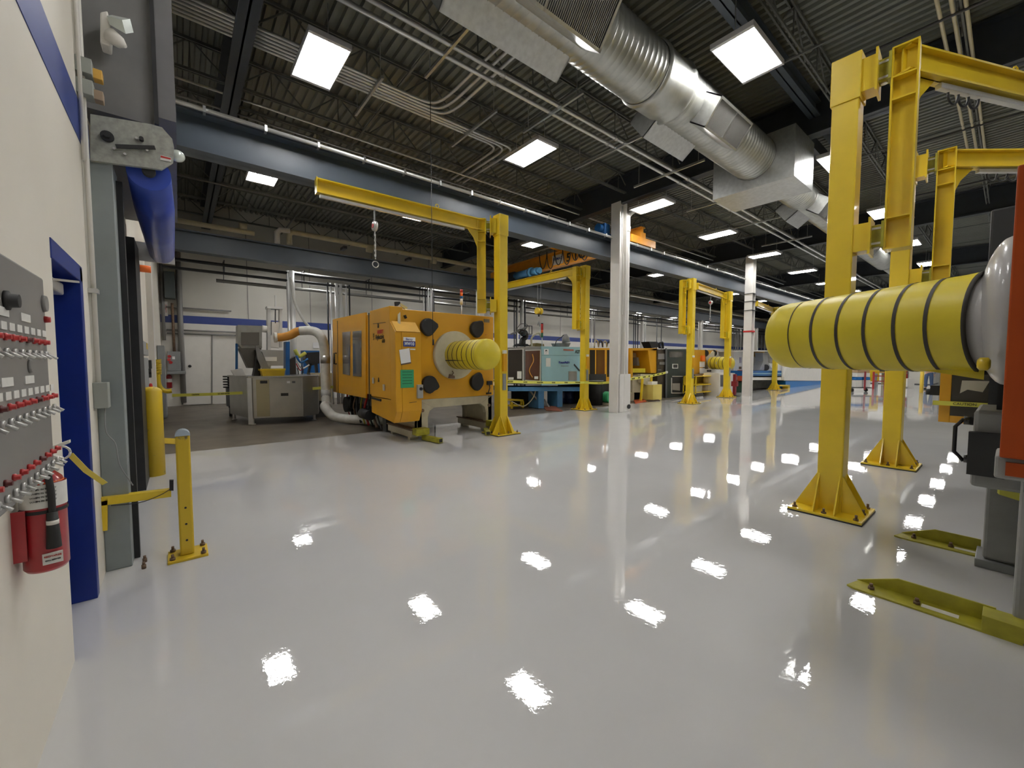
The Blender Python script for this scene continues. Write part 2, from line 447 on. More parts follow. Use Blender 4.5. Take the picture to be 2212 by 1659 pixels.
for k, y in enumerate((1.6, 5.4, 9.9, 17.9, 22.2, 26.5, 31.0)):
    light(-10.75, y, 5.72, 0, ['dim six-tube ceiling light seen end-on under the near crane beam by the door', 'six-tube ceiling light glowing just under the yellow boom', 'ceiling light between the near crane beam and the orange overhead crane',
        'small bright light under the crane beam right of the white column', 'small bright light seen above the third yellow crane boom', 'small bright light between the fourth yellow mast and red-banded column', 'farthest small light under the crane beam'][k], G2)
G3 = 'six-tube lights over the right machines'
for k, y in enumerate((6.68, 11.7, 16.7, 21.7, 26.8)):
    light(-2.66, y, 6.05, PI/2, ['brightest square ceiling light with visible tubes, right of the round duct', 'ceiling light partly hidden by the tallest yellow mast', 'ceiling light seen between the two nearest yellow masts',
        'ceiling light glowing right of the hinged yellow bracket', 'farthest ceiling light between the right yellow masts'][k], G3)
for k, (x, y) in enumerate(((1.5, 3.2), (1.5, 9.5), (1.5, 16), (5.6, 5), (5.6, 13), (-2.66, 1.9), (4, 22), (4, 30))):
    light(x, y, 6.3, PI/2, 'six-tube ceiling light above the machines outside the picture', 'six-tube lights outside the picture')
for k, (x, y) in enumerate(((-6.8, 38), (-6.8, 43), (-2.66, 31.8), (-2.66, 36.8), (-2.66, 42), (-2.66, 47.5), (-6.8, 48), (-10.75, 37), (-10.75, 44))):
    light(x, y, 6.05, PI/2 if x > -3 else 0, 'tiny ceiling light in the far distance at the end of the hall', 'six-tube lights at the far end of the hall')
G4 = 'lights along the back wall'
for k, (px, py) in enumerate(((640, 568), (935, 611), (1156, 641), (1279, 658), (1392, 675), (1465, 686), (1539, 695), (1594, 702))):
    p = at(px, py, 0, -16.4)
    light(p.x, p.y, p.z+.0, 0, ['light by the back wall behind the tall steel riser pipe', 'light by the back wall over the big orange machine', 'light by the back wall above the crane hook', 'light by the back wall between second mast and white column',
        'light by the back wall right of the white column', 'light by the back wall over the dark green cabinet', 'light by the back wall above the tool cart', 'farthest light by the back wall'][k], G4)

# ================================================================== DUCT
def duct():
    t = thing('spiral_duct', 'long round galvanised spiral air duct hung under the roof deck', 'air duct', (-3.7, 4, 5.9))
    cx, cz = -3.7, 5.92
    def seg(y0, y1, r, nm='duct_section', m=GLD):
        pr = []; y = y0
        while y < y1 - .01:
            pr += [(y-y0, r), (y-y0+.085, r), (y-y0+.093, r+.010), (y-y0+.101, r)]; y += .11
        pr = [(min(a, y1-y0), b) for a, b in pr] + [(y1-y0, r)]
        mb = MB(); L = y1-y0
        mb.lathe((cx, y0, cz), (0, L, 0), [(a/L, b) for a, b in pr], 36)
        mb.build(nm, m, t)
    seg(-.3, 5.6, .415); seg(6.35, 9.72, .425); seg(10.95, 24, .34, 'duct_section')
    for y0, y1 in ((5.6, 6.35),):
        MB().lathe((cx, y0, cz), (0, y1-y0, 0), [(0, .415), (.03, .46), (.09, .46), (.14, .44), (.86, .44), (.9, .47), (.97, .47), (1, .425)], 36).build('duct_collar', GLD, t)
    MB().lathe((cx, 24, cz), (0, 10, 0), [(0, .34), (.02, .26), (1, .26)], 24).build('duct_section', GLD, t)
    b = MB(); b.box(-4.55, -2.93, 9.72, 10.92, 5.30, 6.33)
    b.build('mixing_box', GAL, t, .006)
    MB().box(-4.4, -3.0, 10.95, 12.2, 6.34, 6.6).build('roof_unit_curb', STK, t)
    return t
DU = duct()
def diffuser(y0, y1, side, label, H=.46, D=.30, r=.36, cx=-3.7, cz=5.92):
    t = thing('duct_grille', label, 'air grille', (cx + side*.5, (y0+y1)/2, cz-.5))
    n = Vector((side, 0, -.75)).normalized(); u = Vector((side*.75, 0, 1)).normalized()   # outward, along face
    c = Vector((cx, (y0+y1)/2, cz)) + n*(r + D/2)
    Lh = (y1-y0)/2
    def P(a, b, d): return c + Vector((0, a, 0)) + u*b + n*d
    def slab(a0, a1, b0, b1, d0, d1, mb):
        vs = [P(a, b, d) for d in (d0, d1) for a, b in ((a0, b0), (a1, b0), (a1, b1), (a0, b1))]
        mb.add(vs, [(0,3,2,1),(4,5,6,7),(0,1,5,4),(1,2,6,5),(2,3,7,6),(3,0,4,7)] if side > 0 else [(0,1,2,3),(7,6,5,4),(4,5,1,0),(5,6,2,1),(6,7,3,2),(7,4,0,3)])
    f = MB()
    slab(-Lh, Lh, -H/2, -H/2+.02, -D/2-.1, D/2, f); slab(-Lh, Lh, H/2-.02, H/2, -D/2-.1, D/2, f)
    slab(-Lh, -Lh+.02, -H/2, H/2, -D/2-.1, D/2, f); slab(Lh-.02, Lh, -H/2, H/2, -D/2-.1, D/2, f)
    f.build('grille_box', GAL, t)
    b = MB(); slab(-Lh+.02, Lh-.02, -H/2+.02, H/2-.02, -D/2, -D/2+.01, b); b.build('grille_back', STK, t)
    fr = MB(); e = D/2
    for a0, a1, b0, b1 in ((-Lh, Lh, -H/2, -H/2+.035), (-Lh, Lh, H/2-.035, H/2), (-Lh, -Lh+.035, -H/2, H/2), (Lh-.035, Lh, -H/2, H/2), (-.012, .012, -H/2, H/2)):
        slab(a0, a1, b0, b1, e, e+.012, fr)
    fr.build('grille_frame', GAL, t)
    l = MB(); a = -Lh+.05
    while a < Lh-.05:
        slab(a, a+.006, -H/2+.03, H/2-.03, e-.03, e, l); a += .028
    l.build('louvres', SSM, t)
diffuser(6.7, 7.9, 1, 'square louvred grille on the right of the duct beyond its collar')
diffuser(2.2, 4.1, 1, 'dark louvred grille at the top picture edge on the near duct length', H=.55)
diffuser(6.2, 7.5, -1, 'grille box on the left underside of the duct beyond its collar')
diffuser(2.3, 4.1, -1, 'long beige grille box on the left underside of the near duct length', H=.5, D=.28)
diffuser(13.0, 14.0, 1, 'small grille on the duct just beyond the mixing box, right side', r=.3)
diffuser(12.9, 13.9, -1, 'small grille on the duct just beyond the mixing box, left side', r=.3)
diffuser(18.5, 19.6, 1, 'far grille on the duct seen past the yellow masts, right side', r=.3)
diffuser(18.5, 19.6, -1, 'far grille on the duct seen past the yellow masts, left side', r=.3)

# ================================================================== CEILING CONDUITS
G = 'twin conduits beside the duct'
for k, x in enumerate((-5.52, -5.76)):
    o = MB().tube([(x, -.3, 6.30), (x, 36, 6.30)], .038, 10)
    p = solo('conduit_pipe', o, SSM, ['grey ceiling conduit closest to the round duct, one of a long pair', 'grey ceiling conduit, the farther of the pair from the round duct'][k], 'conduit', G)
    y = 1.2
    while y < 30: MB().cyl((x, y, 6.3), (x, y+.09, 6.3), .05, n=10).build('coupling', SSM, p); y += 3.05
G = 'slotted strut hangers under the twin conduits'
for k, (x0, x1, y) in enumerate(((-6.3, -5.0, 3.3), (-6.5, -4.9, 5.6), (-6.9, -4.5, 7.6), (-6.6, -4.7, 9.6), (-6.6, -4.9, 12.4), (-6.6, -4.9, 15.2), (-6.6, -4.9, 18.4))):
    m = MB(); m.box(x0, x1, y-.02, y+.02, 6.21, 6.26)
    o = solo('strut_hanger', m, GAL, 'slotted steel strut across the twin conduits, number %s along from the near end' % ['one', 'two', 'three', 'four', 'five', 'six', 'seven'][k], 'strut', G)
    for x in (x0+.15, x1-.15): MB().bar((x, y, 6.23), (x, y, 7.2), .012).build('threaded_rod', GAL, o)
G = 'grey conduits in the bundle that bends off above the boom'
for k in range(6):
    x = -7.35 - .085*k
    e = [(-.3, 2.6), (-.3, 2.8), (-.3, 3.0), (0, 0), (0, 0), (0, 0)][k]
    if k < 3:   # first three turn towards the duct in a wide bend
        yb = 3.98 + .16*k
        pts = [(x, -.3, 6.55), (x, yb-.5, 6.55)] + bez((x, yb-.5, 6.55), (x, yb, 6.55), (x, yb+.1, 6.55), (x+.7, yb+.12, 6.55), 8)[1:] + [(-4.4, yb+.12, 6.55)]
        lab = 'conduit in the bundle turning towards the duct, %s bend' % ['outer', 'middle', 'inner'][k]
    else:
        yb = 5.84 + .18*(5-k)
        pts = [(x, -.3, 6.55), (x, yb-.3, 6.55)] + bez((x, yb-.3, 6.55), (x, yb, 6.55), (x-.05, yb+.1, 6.55), (x-.45, yb+.1, 6.55), 8)[1:] + [(-9.9, yb+.1, 6.55)]
        lab = 'conduit in the bundle turning over the machine bay, %s bend' % ['outer', 'middle', 'inner'][k-3]
    solo('conduit_pipe', MB().tube(pts, .028, 8), SSM, lab, 'conduit', G)
G = 'struts carrying the conduit bundle'
for k, (x0, x1, y) in enumerate(((-8.3, -7.0, 1.0), (-8.5, -7.1, 2.9), (-8.3, -6.6, 5.0))):
    o = solo('strut_hanger', MB().box(x0, x1, y-.02, y+.02, 6.46, 6.51), GAL, ['slotted strut under the conduit bundle closest to the roller door', 'slotted strut under the conduit bundle beside the nearest light', 'slotted strut under the conduit bundle near its bends'][k], 'strut', G)
    for x in (x0+.1, x1-.1): MB().bar((x, y, 6.5), (x, y, 7.2), .012).build('threaded_rod', GAL, o)
# crosswise conduits towards the machine bay
G = 'thin conduits crossing the joists'
for k, (x, z) in enumerate(((-9.4, 6.5), (-10.0, 6.5), (-12.4, 6.4), (-13.6, 6.3))):
    solo('conduit_pipe', MB().tube([(x, -.3, z), (x, 40, z)], .022, 6), [SSM, GRP, CRM, GRP][k], 'thin ceiling conduit over the machine bay, %s' % ['nearest the aisle', 'second from the aisle', 'cream coloured', 'nearest the back wall'][k], 'conduit', G)
for k in range(3):
    x = -.62 - .13*k
    solo('conduit_pipe', MB().tube([(x, -.3, 6.62), (x, 15.8, 6.62)], .024, 8), CRM, 'cream conduit of three running over the tall yellow booms, %s' % ['outermost', 'middle', 'closest to the duct'][k], 'conduit', 'cream conduits over the tall booms')
for k, (y) in enumerate((8.9, 13.4, 17.5)):
    solo('sprinkler_pipe', MB().tube([(-2.2, y, 6.592), (5, y, 6.592)], .022, 8), mat('dark_pipe', (.06, .06, .06), .5), 'thin dark pipe crossing above the right machines, number %s from the near end' % ['one', 'two', 'three'][k], 'pipe', 'pipes above the right machines')
# cream pipes over the rear crane beam
t = thing('process_pipe', 'thick cream pipe with couplings running above the rear crane beam', 'pipe', (-15.6, 0, 5.7))
ys = [at(px, 500, 0, -15.4).y for px in (360, 545)]
MB().tube([(-15.5, -.3, 5.66), (-15.5, 2.0, 5.66)], .075, 12).build('pipe_run', CRM, t)
MB().tube([(-15.5, 3.0, 5.5), (-15.5, 3.0, 5.82), (-15.5, 3.1, 5.92), (-15.5, 3.3, 5.92), (-15.5, 50, 5.66)], .085, 12).build('pipe_run', CRM, t)
MB().tube([(-15.4, 2.62, 5.45), (-15.4, 2.62, 5.8), (-15.4, 2.72, 5.9), (-15.4, 3.0, 5.92)], .085, 12).build('pipe_bend', WHC, t)
for y in (1.6, 5.6, 8.3, 11.5, 14.9, 18, 22): MB().cyl((-15.5, y, 5.82-(y/50*.2)), (-15.5, y+.2, 5.82-(y/50*.2)), .115, n=12).build('coupling', CRM, t)
for y in (4.7, 7.2, 10, 13): MB().box(-15.7, -15.3, y, y+.12, 5.62, 5.72).build('pipe_clamp', STK, t)
# black and silver pipes under the rear crane beam
G = 'pipes under the rear crane beam'
def rpipe(x, z, y0, y1, r, m, lab):
    solo('service_pipe', MB().tube([(x, y0, z), (x, y1, z)], r, 8), m, lab, 'pipe', G)
rpipe(-15.9, 4.62, -.3, 60, .05, STK, 'black pipe tight under the rear crane beam')
rpipe(-15.9, 4.36, -.3, 60, .045, STK, 'black pipe second below the rear crane beam')
rpipe(-16.2, 4.16, 1.0, 60, .055, mat('dull_pipe', (.17, .17, .16), .35, .6), 'dull steel pipe lowest below the rear crane beam')
rpipe(-16.9, 4.85, 3.4, 60, .05, SSM, 'silver pipe shining beside the back wall lights')
rpipe(-17.2, 4.55, 3.4, 60, .05, SSM, 'white pipe running low beside the back wall lights')
hp = MB()
y = 1.2
while y < 40: hp.bar((-15.9, y, 4.72), (-15.9, y, 4.34), .03); hp.bar((-16.2, y, 4.72), (-16.2, y, 4.1), .02); y += 2.3
solo('pipe_hanger', hp, STK, 'row of black hangers holding pipes under the rear crane beam', 'hanger')
for o_ in [o for o in bpy.data.objects if o.name == 'pipe_hanger']: bpy.data.objects.remove(o_)
y = 1.2; k = 0
while y < 40:
    solo('pipe_hanger', MB().bar((-15.9, y, 4.72), (-15.9, y, 4.34), .03).bar((-16.2, y, 4.76), (-16.2, y, 4.1), .02).bar((-16.25, y, 4.74), (-15.8, y, 4.74), .03), STK,
         'black hanger holding pipes under the rear crane beam', 'hanger', 'hangers under the rear crane beam'); y += 2.3

# ================================================================== JIB CRANES
def jib(x, y, label, hinge, arm, L, ztop=4.62, sleeve=False, long_mast=2.62, hook=None, boltlabel=None, ctrl=False, m=YEL):
    t = thing('jib_crane', label, 'jib crane', (0, 0, 0))
    W = .105
    MB().box(-W, W, -W, W, .02, ztop).build('mast', m, t, .01)
    MB().box(-W-.012, W+.012, -W-.012, W+.012, ztop-.42, ztop+.01).build('mast_collar', m, t, .006)
    MB().box(-.30, .30, -.30, .30, .014, .034).build('base_plate', m, t)
    MB().box(-.304, .304, -.304, .304, .0, .014).build('grout_pad', STK, t)
    for sx, sy in ((1, 0), (-1, 0), (0, 1), (0, -1)):
        for o in (-.085, .085):
            if sx: p = [(sx*W, o-.006, .022), (sx*.285, o-.006, .022), (sx*.285, o-.006, .05), (sx*W, o-.006, .40)]; off = (0, .012, 0)
            else:  p = [(o-.006, sy*W, .022), (o-.006, sy*.285, .022), (o-.006, sy*.285, .05), (o-.006, sy*W, .40)]; off = (.012, 0, 0)
            MB().prism(p, off).build('gusset', m, t)
    for a, b in ((-.25, -.25), (.25, -.25), (.25, .25), (-.25, .25), (0, -.26), (0, .26), (.26, 0), (-.26, 0)):
        MB().cyl((a, b, .022), (a, b, .05), .022, n=6, smooth=False).cyl((a, b, .05), (a, b, .085), .011, n=8).build('anchor_bolt', BRS, t)
    hd = Vector((math.cos(hinge), math.sin(hinge), 0)); s = Vector((-hd.y, hd.x, 0)); D = .41
    ad = Vector((math.cos(arm), math.sin(arm), 0))
    q = hd*D
    # hinge brackets
    for zc, hh in ((ztop-.22, .30), (long_mast+.12, .26)):
        b = MB(); M = Matrix((hd, s, Vector((0, 0, 1)))).transposed()
        b.bx(hd*(W+.05)+Vector((0, 0, zc)), (.12, .19, hh), M); b.bx(hd*(W+.115)+Vector((0, 0, zc)), (.018, .26, hh+.08), M)
        b.build('hinge_bracket', m, t)
        MB().bx(hd*(W+.16)+Vector((0, 0, zc+.07)), (.12, .10, .02), M).bx(hd*(W+.16)+Vector((0, 0, zc-.07)), (.12, .10, .02), M).cyl(hd*(W+.16)+Vector((0, 0, zc-.11)), hd*(W+.16)+Vector((0, 0, zc+.11)), .026, n=10).build('hinge_pin', SSM, t)
        MB().bx(hd*(D-.10)+Vector((0, 0, zc)), (.02, .20, .24), M).bx(hd*(D-.14)+Vector((0, 0, zc)), (.09, .09, .2), M).build('hinge_plate', OLV, t)
    # swinging I-section upright and boom
    M = Matrix((hd, s, Vector((0, 0, 1)))).transposed(); zb, zt = long_mast-.02, ztop-.08
    u = MB(); Lz = zt-zb
    for a in (-.085, .085): u.bx(q+hd*a+Vector((0, 0, (zb+zt)/2)), (.014, .17, Lz), M)
    u.bx(q+Vector((0, 0, (zb+zt)/2)), (.17, .012, Lz), M)
    for z in (zb, zb+.28, zt-.46, zt-.26, zt): u.bx(q+Vector((0, 0, z)), (.18, .17, .014), M)
    u.build('swing_upright', m, t)
    a0 = q - ad*.05 + Vector((0, 0, zt-.12)); a1 = q + ad*L + Vector((0, 0, zt-.12))
    MB().ibeam(a0, a1, .13, .23, .018).build('boom', m, t)
    MB().prism([q+ad*.09+Vector((0, 0, zt-.24))-s*.005, q+ad*.36+Vector((0, 0, zt-.24)), q+ad*.3+Vector((0, 0, zt-.3)), q+ad*.2+Vector((0, 0, zt-.4)), q+ad*.09+Vector((0, 0, zt-.62))],
               Vector((-ad.y, ad.x, 0))*.014).build('knee_gusset', m, t)
    MB().bx(a1, (.012, .15, .25), Matrix((ad, Vector((-ad.y, ad.x, 0)), Vector((0, 0, 1)))).transposed()).build('boom_end_plate', m, t)
    tr = MB(); tr.bar(q+ad*.42+Vector((0, 0, zt-.275)), q+ad*(L-.05)+Vector((0, 0, zt-.275)), .05, .045)
    tr.build('trolley_track', SSM, t)
    fs = MB()
    for k in range(3):
        c = q+ad*(.55+k*.14)+Vector((0, 0, zt-.31)); fs.tube(bez(c, c+Vector((0, 0, -.13)), c+ad*.14+Vector((0, 0, -.13)), c+ad*.14, 8), .011, 6)
    fs.build('festoon_cable', STK, t)
    e = MB(); c = q+ad*(L*.32)+Vector((0, 0, zt+.02)); e.tube([c+ad*.035*math.cos(k*PI/4)+Vector((0, 0, .03+.035*math.sin(k*PI/4))) for k in range(9)], .008, 6)
    e.build('lifting_eye', m, t)
    if ctrl:
        MB().box(W, W+.05, -.05, .05, 1.35, 1.72).build('pendant_box', ORG, t, .005)
        MB().box(W, W+.03, -.04, .04, .95, 1.3).build('cable_tray', GRY, t)
        MB().box(W, W+.045, -.045, .045, 1.73, 1.8).build('switch_cap', LAB, t)
    t.location = (x, y, 0)
    if hook:
        p = t.location + q + ad*hook; zt2 = zt-.3
        h = thing('tool_balancer', 'round tool balancer with chain and ring hanging from the %s' % ('nearest left yellow boom' if x > -7.3 else 'boom of the fourth yellow crane'), 'tool balancer', (p.x, p.y, zt2-.9))
        MB().bar((p.x, p.y, zt2), (p.x, p.y, zt2-.2), .022).build('strap', GRY, h)
        MB().lathe((p.x, p.y-.035, zt2-.28), (0, .07, 0), [(0, .05), (.1, .085), (.9, .085), (1, .05)], 20).build('drum', SSM, h)
        MB().lathe((p.x+.0, p.y-.045, zt2-.28), (0, .01, 0), [(0, .04), (1, .04)], 16).build('red_cap', RDL, h)
        ch = MB()
        for k in range(11):
            z = zt2-.37-k*.045
            ch.bar((p.x, p.y, z), (p.x, p.y, z-.04), .03 if k % 2 else .012, .012 if k % 2 else .03)
        ch.build('chain', SSM, h)
        c = Vector((p.x, p.y, zt2-.95))
        MB().tube([c+Vector((0, .055*math.cos(k*PI/6), .055*math.sin(k*PI/6))) for k in range(13)], .009, 6).build('ring', SSM, h)
    return t
R = math.radians
jib(-6.95, 5.36, 'yellow jib crane at the corner of the big orange machine, boom reaching left over it', R(-125), R(-92), 3.2, hook=2.25, ctrl=True)
jib(-8.78, 10.2, 'yellow jib crane just left of the drain-pipe column, boom over the light blue machine', R(-92), R(182), 3.4, ctrl=True)
jib(-7.6, 14.78, 'yellow jib crane standing between the white column with drain pipe and the tool cart', R(-110), R(117), 3.0, ctrl=True)
jib(-7.95, 18.75, 'yellow jib crane behind the tool cart, boom reaching towards the camera', R(-95), R(-84), 3.1, hook=1.6, ctrl=True)
jib(-8.44, 26.0, 'small far yellow jib crane beside the blue and white machine', R(-95), R(-83), 3.6)
jib(-1.13, 5.2, 'tallest yellow jib crane on the right, in front of the others, with bolted base', R(3), R(65), 4.6, ztop=4.48)
jib(-1.09, 8.25, 'second yellow jib crane on the right, base seen between the nearest mast and the machine', R(3), R(50), 4.6, ztop=4.52)

# ================================================================== OVERHEAD CRANE
t = thing('bridge_crane', 'orange overhead travelling crane marked 5 TON between the two crane beams', 'overhead crane', (-11, 12.1, 5.4))
CYW = 12.05
MB().box(-15.2, -7.9, CYW-.012, CYW+.012, 5.42, 6.0).box(-15.2, -7.9, CYW-.12, CYW+.12, 5.40, 5.425).box(-15.2, -7.9, CYW-.12, CYW+.12, 5.99, 6.02).build('bridge_girder', ORC, t)
MB().box(-8.28, -7.86, 11.35, 12.75, 5.42, 5.66).build('end_truck', ORC, t, .01)
MB().box(-8.24, -7.9, 11.9, 12.2, 5.66, 5.84).build('end_truck_cover', ORC, t)
MB().box(-15.3, -14.9, 11.2, 12.9, 5.38, 5.64).build('end_truck', ORC, t, .01)
MB().cyl((-8.1, 9.95, 5.62), (-8.1, 10.4, 5.62), .12, n=14).box(-8.25, -7.95, 10.1, 10.35, 5.4, 5.75).cyl((-8.1, 10.35, 5.5), (-8.1, 11.4, 5.5), .04).build('travel_motor', BLM, t)
h = MB(); h.cyl((-13.95, CYW-.45, 5.32), (-13.0, CYW-.45, 5.32), .17, n=18)
h.build('hoist_drum', MBL, t)
MB().cyl((-13.0, CYW-.45, 5.32), (-12.88, CYW-.45, 5.32), .21, n=18).cyl((-12.88, CYW-.45, 5.32), (-12.55, CYW-.45, 5.32), .15, n=18).cyl((-12.55, CYW-.45, 5.32), (-12.4, CYW-.45, 5.32), .12, n=18).build('hoist_motor', mat('motor_blue', (.10, .30, .50), .35), t)
MB().box(-14.3, -13.9, CYW-.6, CYW-.2, 5.1, 5.5).box(-13.7, -12.3, CYW-.6, CYW-.1, 4.95, 5.12).build('hoist_trolley', STK, t)
MB().tube([(-13.6, CYW-.3, 6.22), (-9.3, CYW-.3, 6.22)], .03, 6).tube([(-13.6, CYW-.42, 6.14), (-9.6, CYW-.42, 6.14)], .035, 6).build('festoon_track', SSM, t)
MB().bar((-11.6, CYW, 6.0), (-12.1, CYW-.36, 6.2), .08, .05).build('track_bracket', ORC, t)
for k in range(7):
    a = Vector((-9.6 - .45*k, CYW-.16, 6.08))
    MB().tube(bez(a, a+Vector((-.06, 0, -.85-.1*(k % 2))), a+Vector((-.40, 0, -.85-.1*(k % 2))), a+Vector((-.46, 0, 0)), 12), .018, 6).build('festoon_loop', STK, t)
MB().box(-12.12, -11.52, CYW-.02, CYW-.013, 5.52, 5.9).build('maker_plate', LAB, t)
text('lettering', 'DEMAG', .15, (-11.82, CYW-.025, 5.74), (1, 0, 0), (0, 0, 1), NAV, t, bold=.004)
text('lettering', '5 TON', .46, (-10.65, CYW-.03, 5.66), (1, 0, 0), (0, 0, 1), TXT, t, bold=.012)
# hook block hanging over the light blue machine
hb = at(1164, 672, 0, -12.2)
t = thing('hook_block', 'yellow crane hook block hanging on ropes above the light blue machine', 'crane hook', (hb.x, hb.y, hb.z-.5))
MB().tube([(hb.x, hb.y-.08, hb.z+.1), (-12.6, CYW-.4, 4.97)], .008, 5).tube([(hb.x, hb.y+.08, hb.z+.1), (-12.4, CYW-.4, 4.97)], .008, 5).build('wire_rope', GRY, t)
MB().cyl((hb.x, hb.y-.13, hb.z), (hb.x, hb.y-.02, hb.z), .13, n=18).cyl((hb.x, hb.y+.02, hb.z), (hb.x, hb.y+.13, hb.z), .13, n=18).build('sheave_cover', YELW, t)
MB().tube([(hb.x, hb.y, hb.z), (hb.x, hb.y, hb.z-.22)], .035).tube([(hb.x, hb.y, hb.z-.22)] + [(hb.x, hb.y+.07*math.sin(q*PI/6), hb.z-.29+.07*math.cos(q*PI/6)) for q in range(9)], .022).build('hook', STK, t)
MB().tube([(hb.x, hb.y, hb.z-.36), (hb.x+.02, hb.y+.03, hb.z-.62)], .02, 5).tube([(hb.x, hb.y, hb.z-.36), (hb.x, hb.y-.05, hb.z-.58)], .02, 5).build('chain_slings', GRY, t)

# ================================================================== LEFT WALL: CONTROL PANEL
PY = -.30; PXR = -1.80
t = thing('switch_cabinet', 'grey control cabinet with rows of red indicator lights and toggle switches on the wall', 'control panel', (-1.4, PY, 1.2))
MB().box(PXR, -.75, WY, PY, 1.215, 1.785).build('enclosure', GRP, t, .006)
def onp(px, py): return at(px, py, 1, PY)
rows = [[(4, 725), (15, 727), (28, 729), (41, 731), (55, 734), (68, 736), (78, 737), (88, 738), (97, 739)],
        [(-8, 892), (5, 885), (20, 879), (33, 875), (46, 872), (60, 868), (74, 864), (86, 861), (97, 858), (105, 856)],
        [(-2, 1052), (16, 1045), (31, 1031), (44, 1021), (57, 1012), (69, 1002), (81, 994), (93, 986), (104, 979), (111, 973)]]
ext = {0: 1.60, 1: 1.475, 2: 1.35}
n = 0
for r_, row in enumerate(rows):
    zz = onp(*row[4]).z
    for k, q in enumerate(row):
        x = onp(*q).x if r_ != 2 else -1.30 - .058*k + .0
        x = -1.30 - .058*k
        MB().lathe((x, PY, zz), (0, .012, 0), [(0, .0085), (.4, .0085), (.45, .0065), (1, .006)], 12).build('indicator_lamp', RDL if (n*7) % 5 else mat('dark_red_plastic', (.10, .01, .01), .35), t)
        s = MB().cyl((x, PY, zz-.034), (x, PY+.007, zz-.034), .009, n=8)
        s.cyl((x, PY+.007, zz-.034), (x-.006*(k % 3), PY+.022, zz-.046), .003, .004, n=8)
        s.build('toggle_switch', SSM, t)
        if r_ < 2: MB().box(x-.019, x+.019, PY, PY+.002, zz+.016, zz+.034).build('name_tag', LAB, t)
        n += 1
    if r_ < 2:
        for k in (2, 5): MB().box(-1.30-.058*k-.04, -1.30-.058*k+.04, PY, PY+.002, zz+.046, zz+.066).build('name_tag', LAB, t)
MB().lathe((-1.44, PY, 1.68), (0, .022, 0), [(0, .022), (.3, .022), (.35, .016), (1, .015)], 20).build('rotary_knob', BLK, t)
MB().lathe((-1.78, PY, 1.71), (0, .008, 0), [(0, .025), (1, .022)], 20).build('hole_plug', GRP, t)
MB().lathe((-1.785, PY, 1.665), (0, .012, 0), [(0, .01), (1, .008)], 14).build('push_button', RDL, t)
MB().lathe((-1.6, PY, 1.53), (0, .006, 0), [(0, .018), (1, .015)], 16).build('hole_plug', GRP, t)

# fire extinguisher under the panel
ex = Vector((-2.22, -.402, .785))
t = thing('fire_extinguisher', 'red fire extinguisher with white label and yellow tag, below the grey control panel', 'fire extinguisher', ex)
r_ = .058
MB().lathe(ex, (0, 0, 1), [(0, r_*.86), (.012, r_), (.30, r_), (.335, r_*.86), (.36, r_*.5), (.372, .03), (.39, .026)], 32).build('cylinder', RED, t)
MB().lathe(ex+Vector((0, 0, .235)), (0, 0, 1), [(0, r_+.002), (.085, r_+.002)], 32, caps=False).build('instruction_label', LAB, t)
MB().lathe(ex+Vector((0, 0, .215)), (0, 0, 1), [(0, r_+.003), (.012, r_+.003)], 32, caps=False).build('strap', BLK, t)
MB().lathe(ex+Vector((0, 0, .322)), (0, 0, 1), [(0, r_*.93), (.02, r_*.72)], 32, caps=False).build('red_shoulder_band', ORP, t)
MB().cyl(ex+Vector((0, 0, .38)), ex+Vector((0, 0, .43)), .02).build('valve', SSM, t)
MB().prism([ex+Vector((-.01, .02, .43)), ex+Vector((-.01, .075, .455)), ex+Vector((-.01, .075, .466)), ex+Vector((-.01, .02, .445))], (.02, 0, 0)).prism([ex+Vector((-.01, .02, .405)), ex+Vector((-.01, .055, .392)), ex+Vector((-.01, .055, .402)), ex+Vector((-.01, .02, .42))], (.02, 0, 0)).build('handle', WHT, t)
MB().tube([ex+Vector((-.03, .045+.025*math.cos(a*PI/6), .415+.025*math.sin(a*PI/6))) for a in range(13)], .004, 6).build('pull_pin', SSM, t)
MB().prism([ex+Vector((-.04, .06, .40)), ex+Vector((-.04, .10, .33)), ex+Vector((-.04, .15, .27)), ex+Vector((-.04, .165, .278)), ex+Vector((-.04, .115, .34)), ex+Vector((-.04, .075, .41))], (.004, 0, 0)).build('tamper_tag', mat('tag_yellow', (.75, .6, .1), .5), t)
hs = ex+Vector((.062, .03, 0))
MB().tube(spline([ex+Vector((.02, 0, .41)), ex+Vector((.07, .02, .40)), hs+Vector((0, 0, .30)), hs+Vector((0, 0, .2))], 6), .010, 8).build('hose', BLK, t)
MB().cyl(hs+Vector((0, 0, .22)), hs+Vector((0, 0, .09)), .014, .02).build('nozzle', BLK, t)
MB().cyl(hs+Vector((0, 0, .175)), hs+Vector((0, 0, .19)), .0165).build('white_band', WHT, t)
# small labels facing the camera
vd = (Vector((0, 0, 0))-ex); vd.z = 0; vd.normalize(); sd = Vector((-vd.y, vd.x, 0))
def patch(c, w, h, m, nm, d=.004):
    M = Matrix((sd, vd, Vector((0, 0, 1)))).transposed(); MB().bx(c, (w, d, h), M).build(nm, m, t)
patch(ex+vd*(r_+.0005)+Vector((0, 0, .05))+sd*.014, .05, .04, LAB, 'service_sticker', .006)
text('lettering', 'RECHARGE', .0085, ex+vd*(r_+.0045)+sd*.014+Vector((0, 0, .058)), sd, (0, 0, 1), TXR, t)
text('lettering', 'CALL SERVICE', .006, ex+vd*(r_+.0045)+sd*.014+Vector((0, 0, .044)), sd, (0, 0, 1), TXT, t)
patch(ex+vd*(r_-.001)+Vector((0, 0, .13))+sd*.014, .024, .026, SIL, 'silver_emblem', .006)
MB().box(ex.x+.05, ex.x+.056, WY, ex.y-.035, .84, 1.02).build('wall_bracket', RED, t)
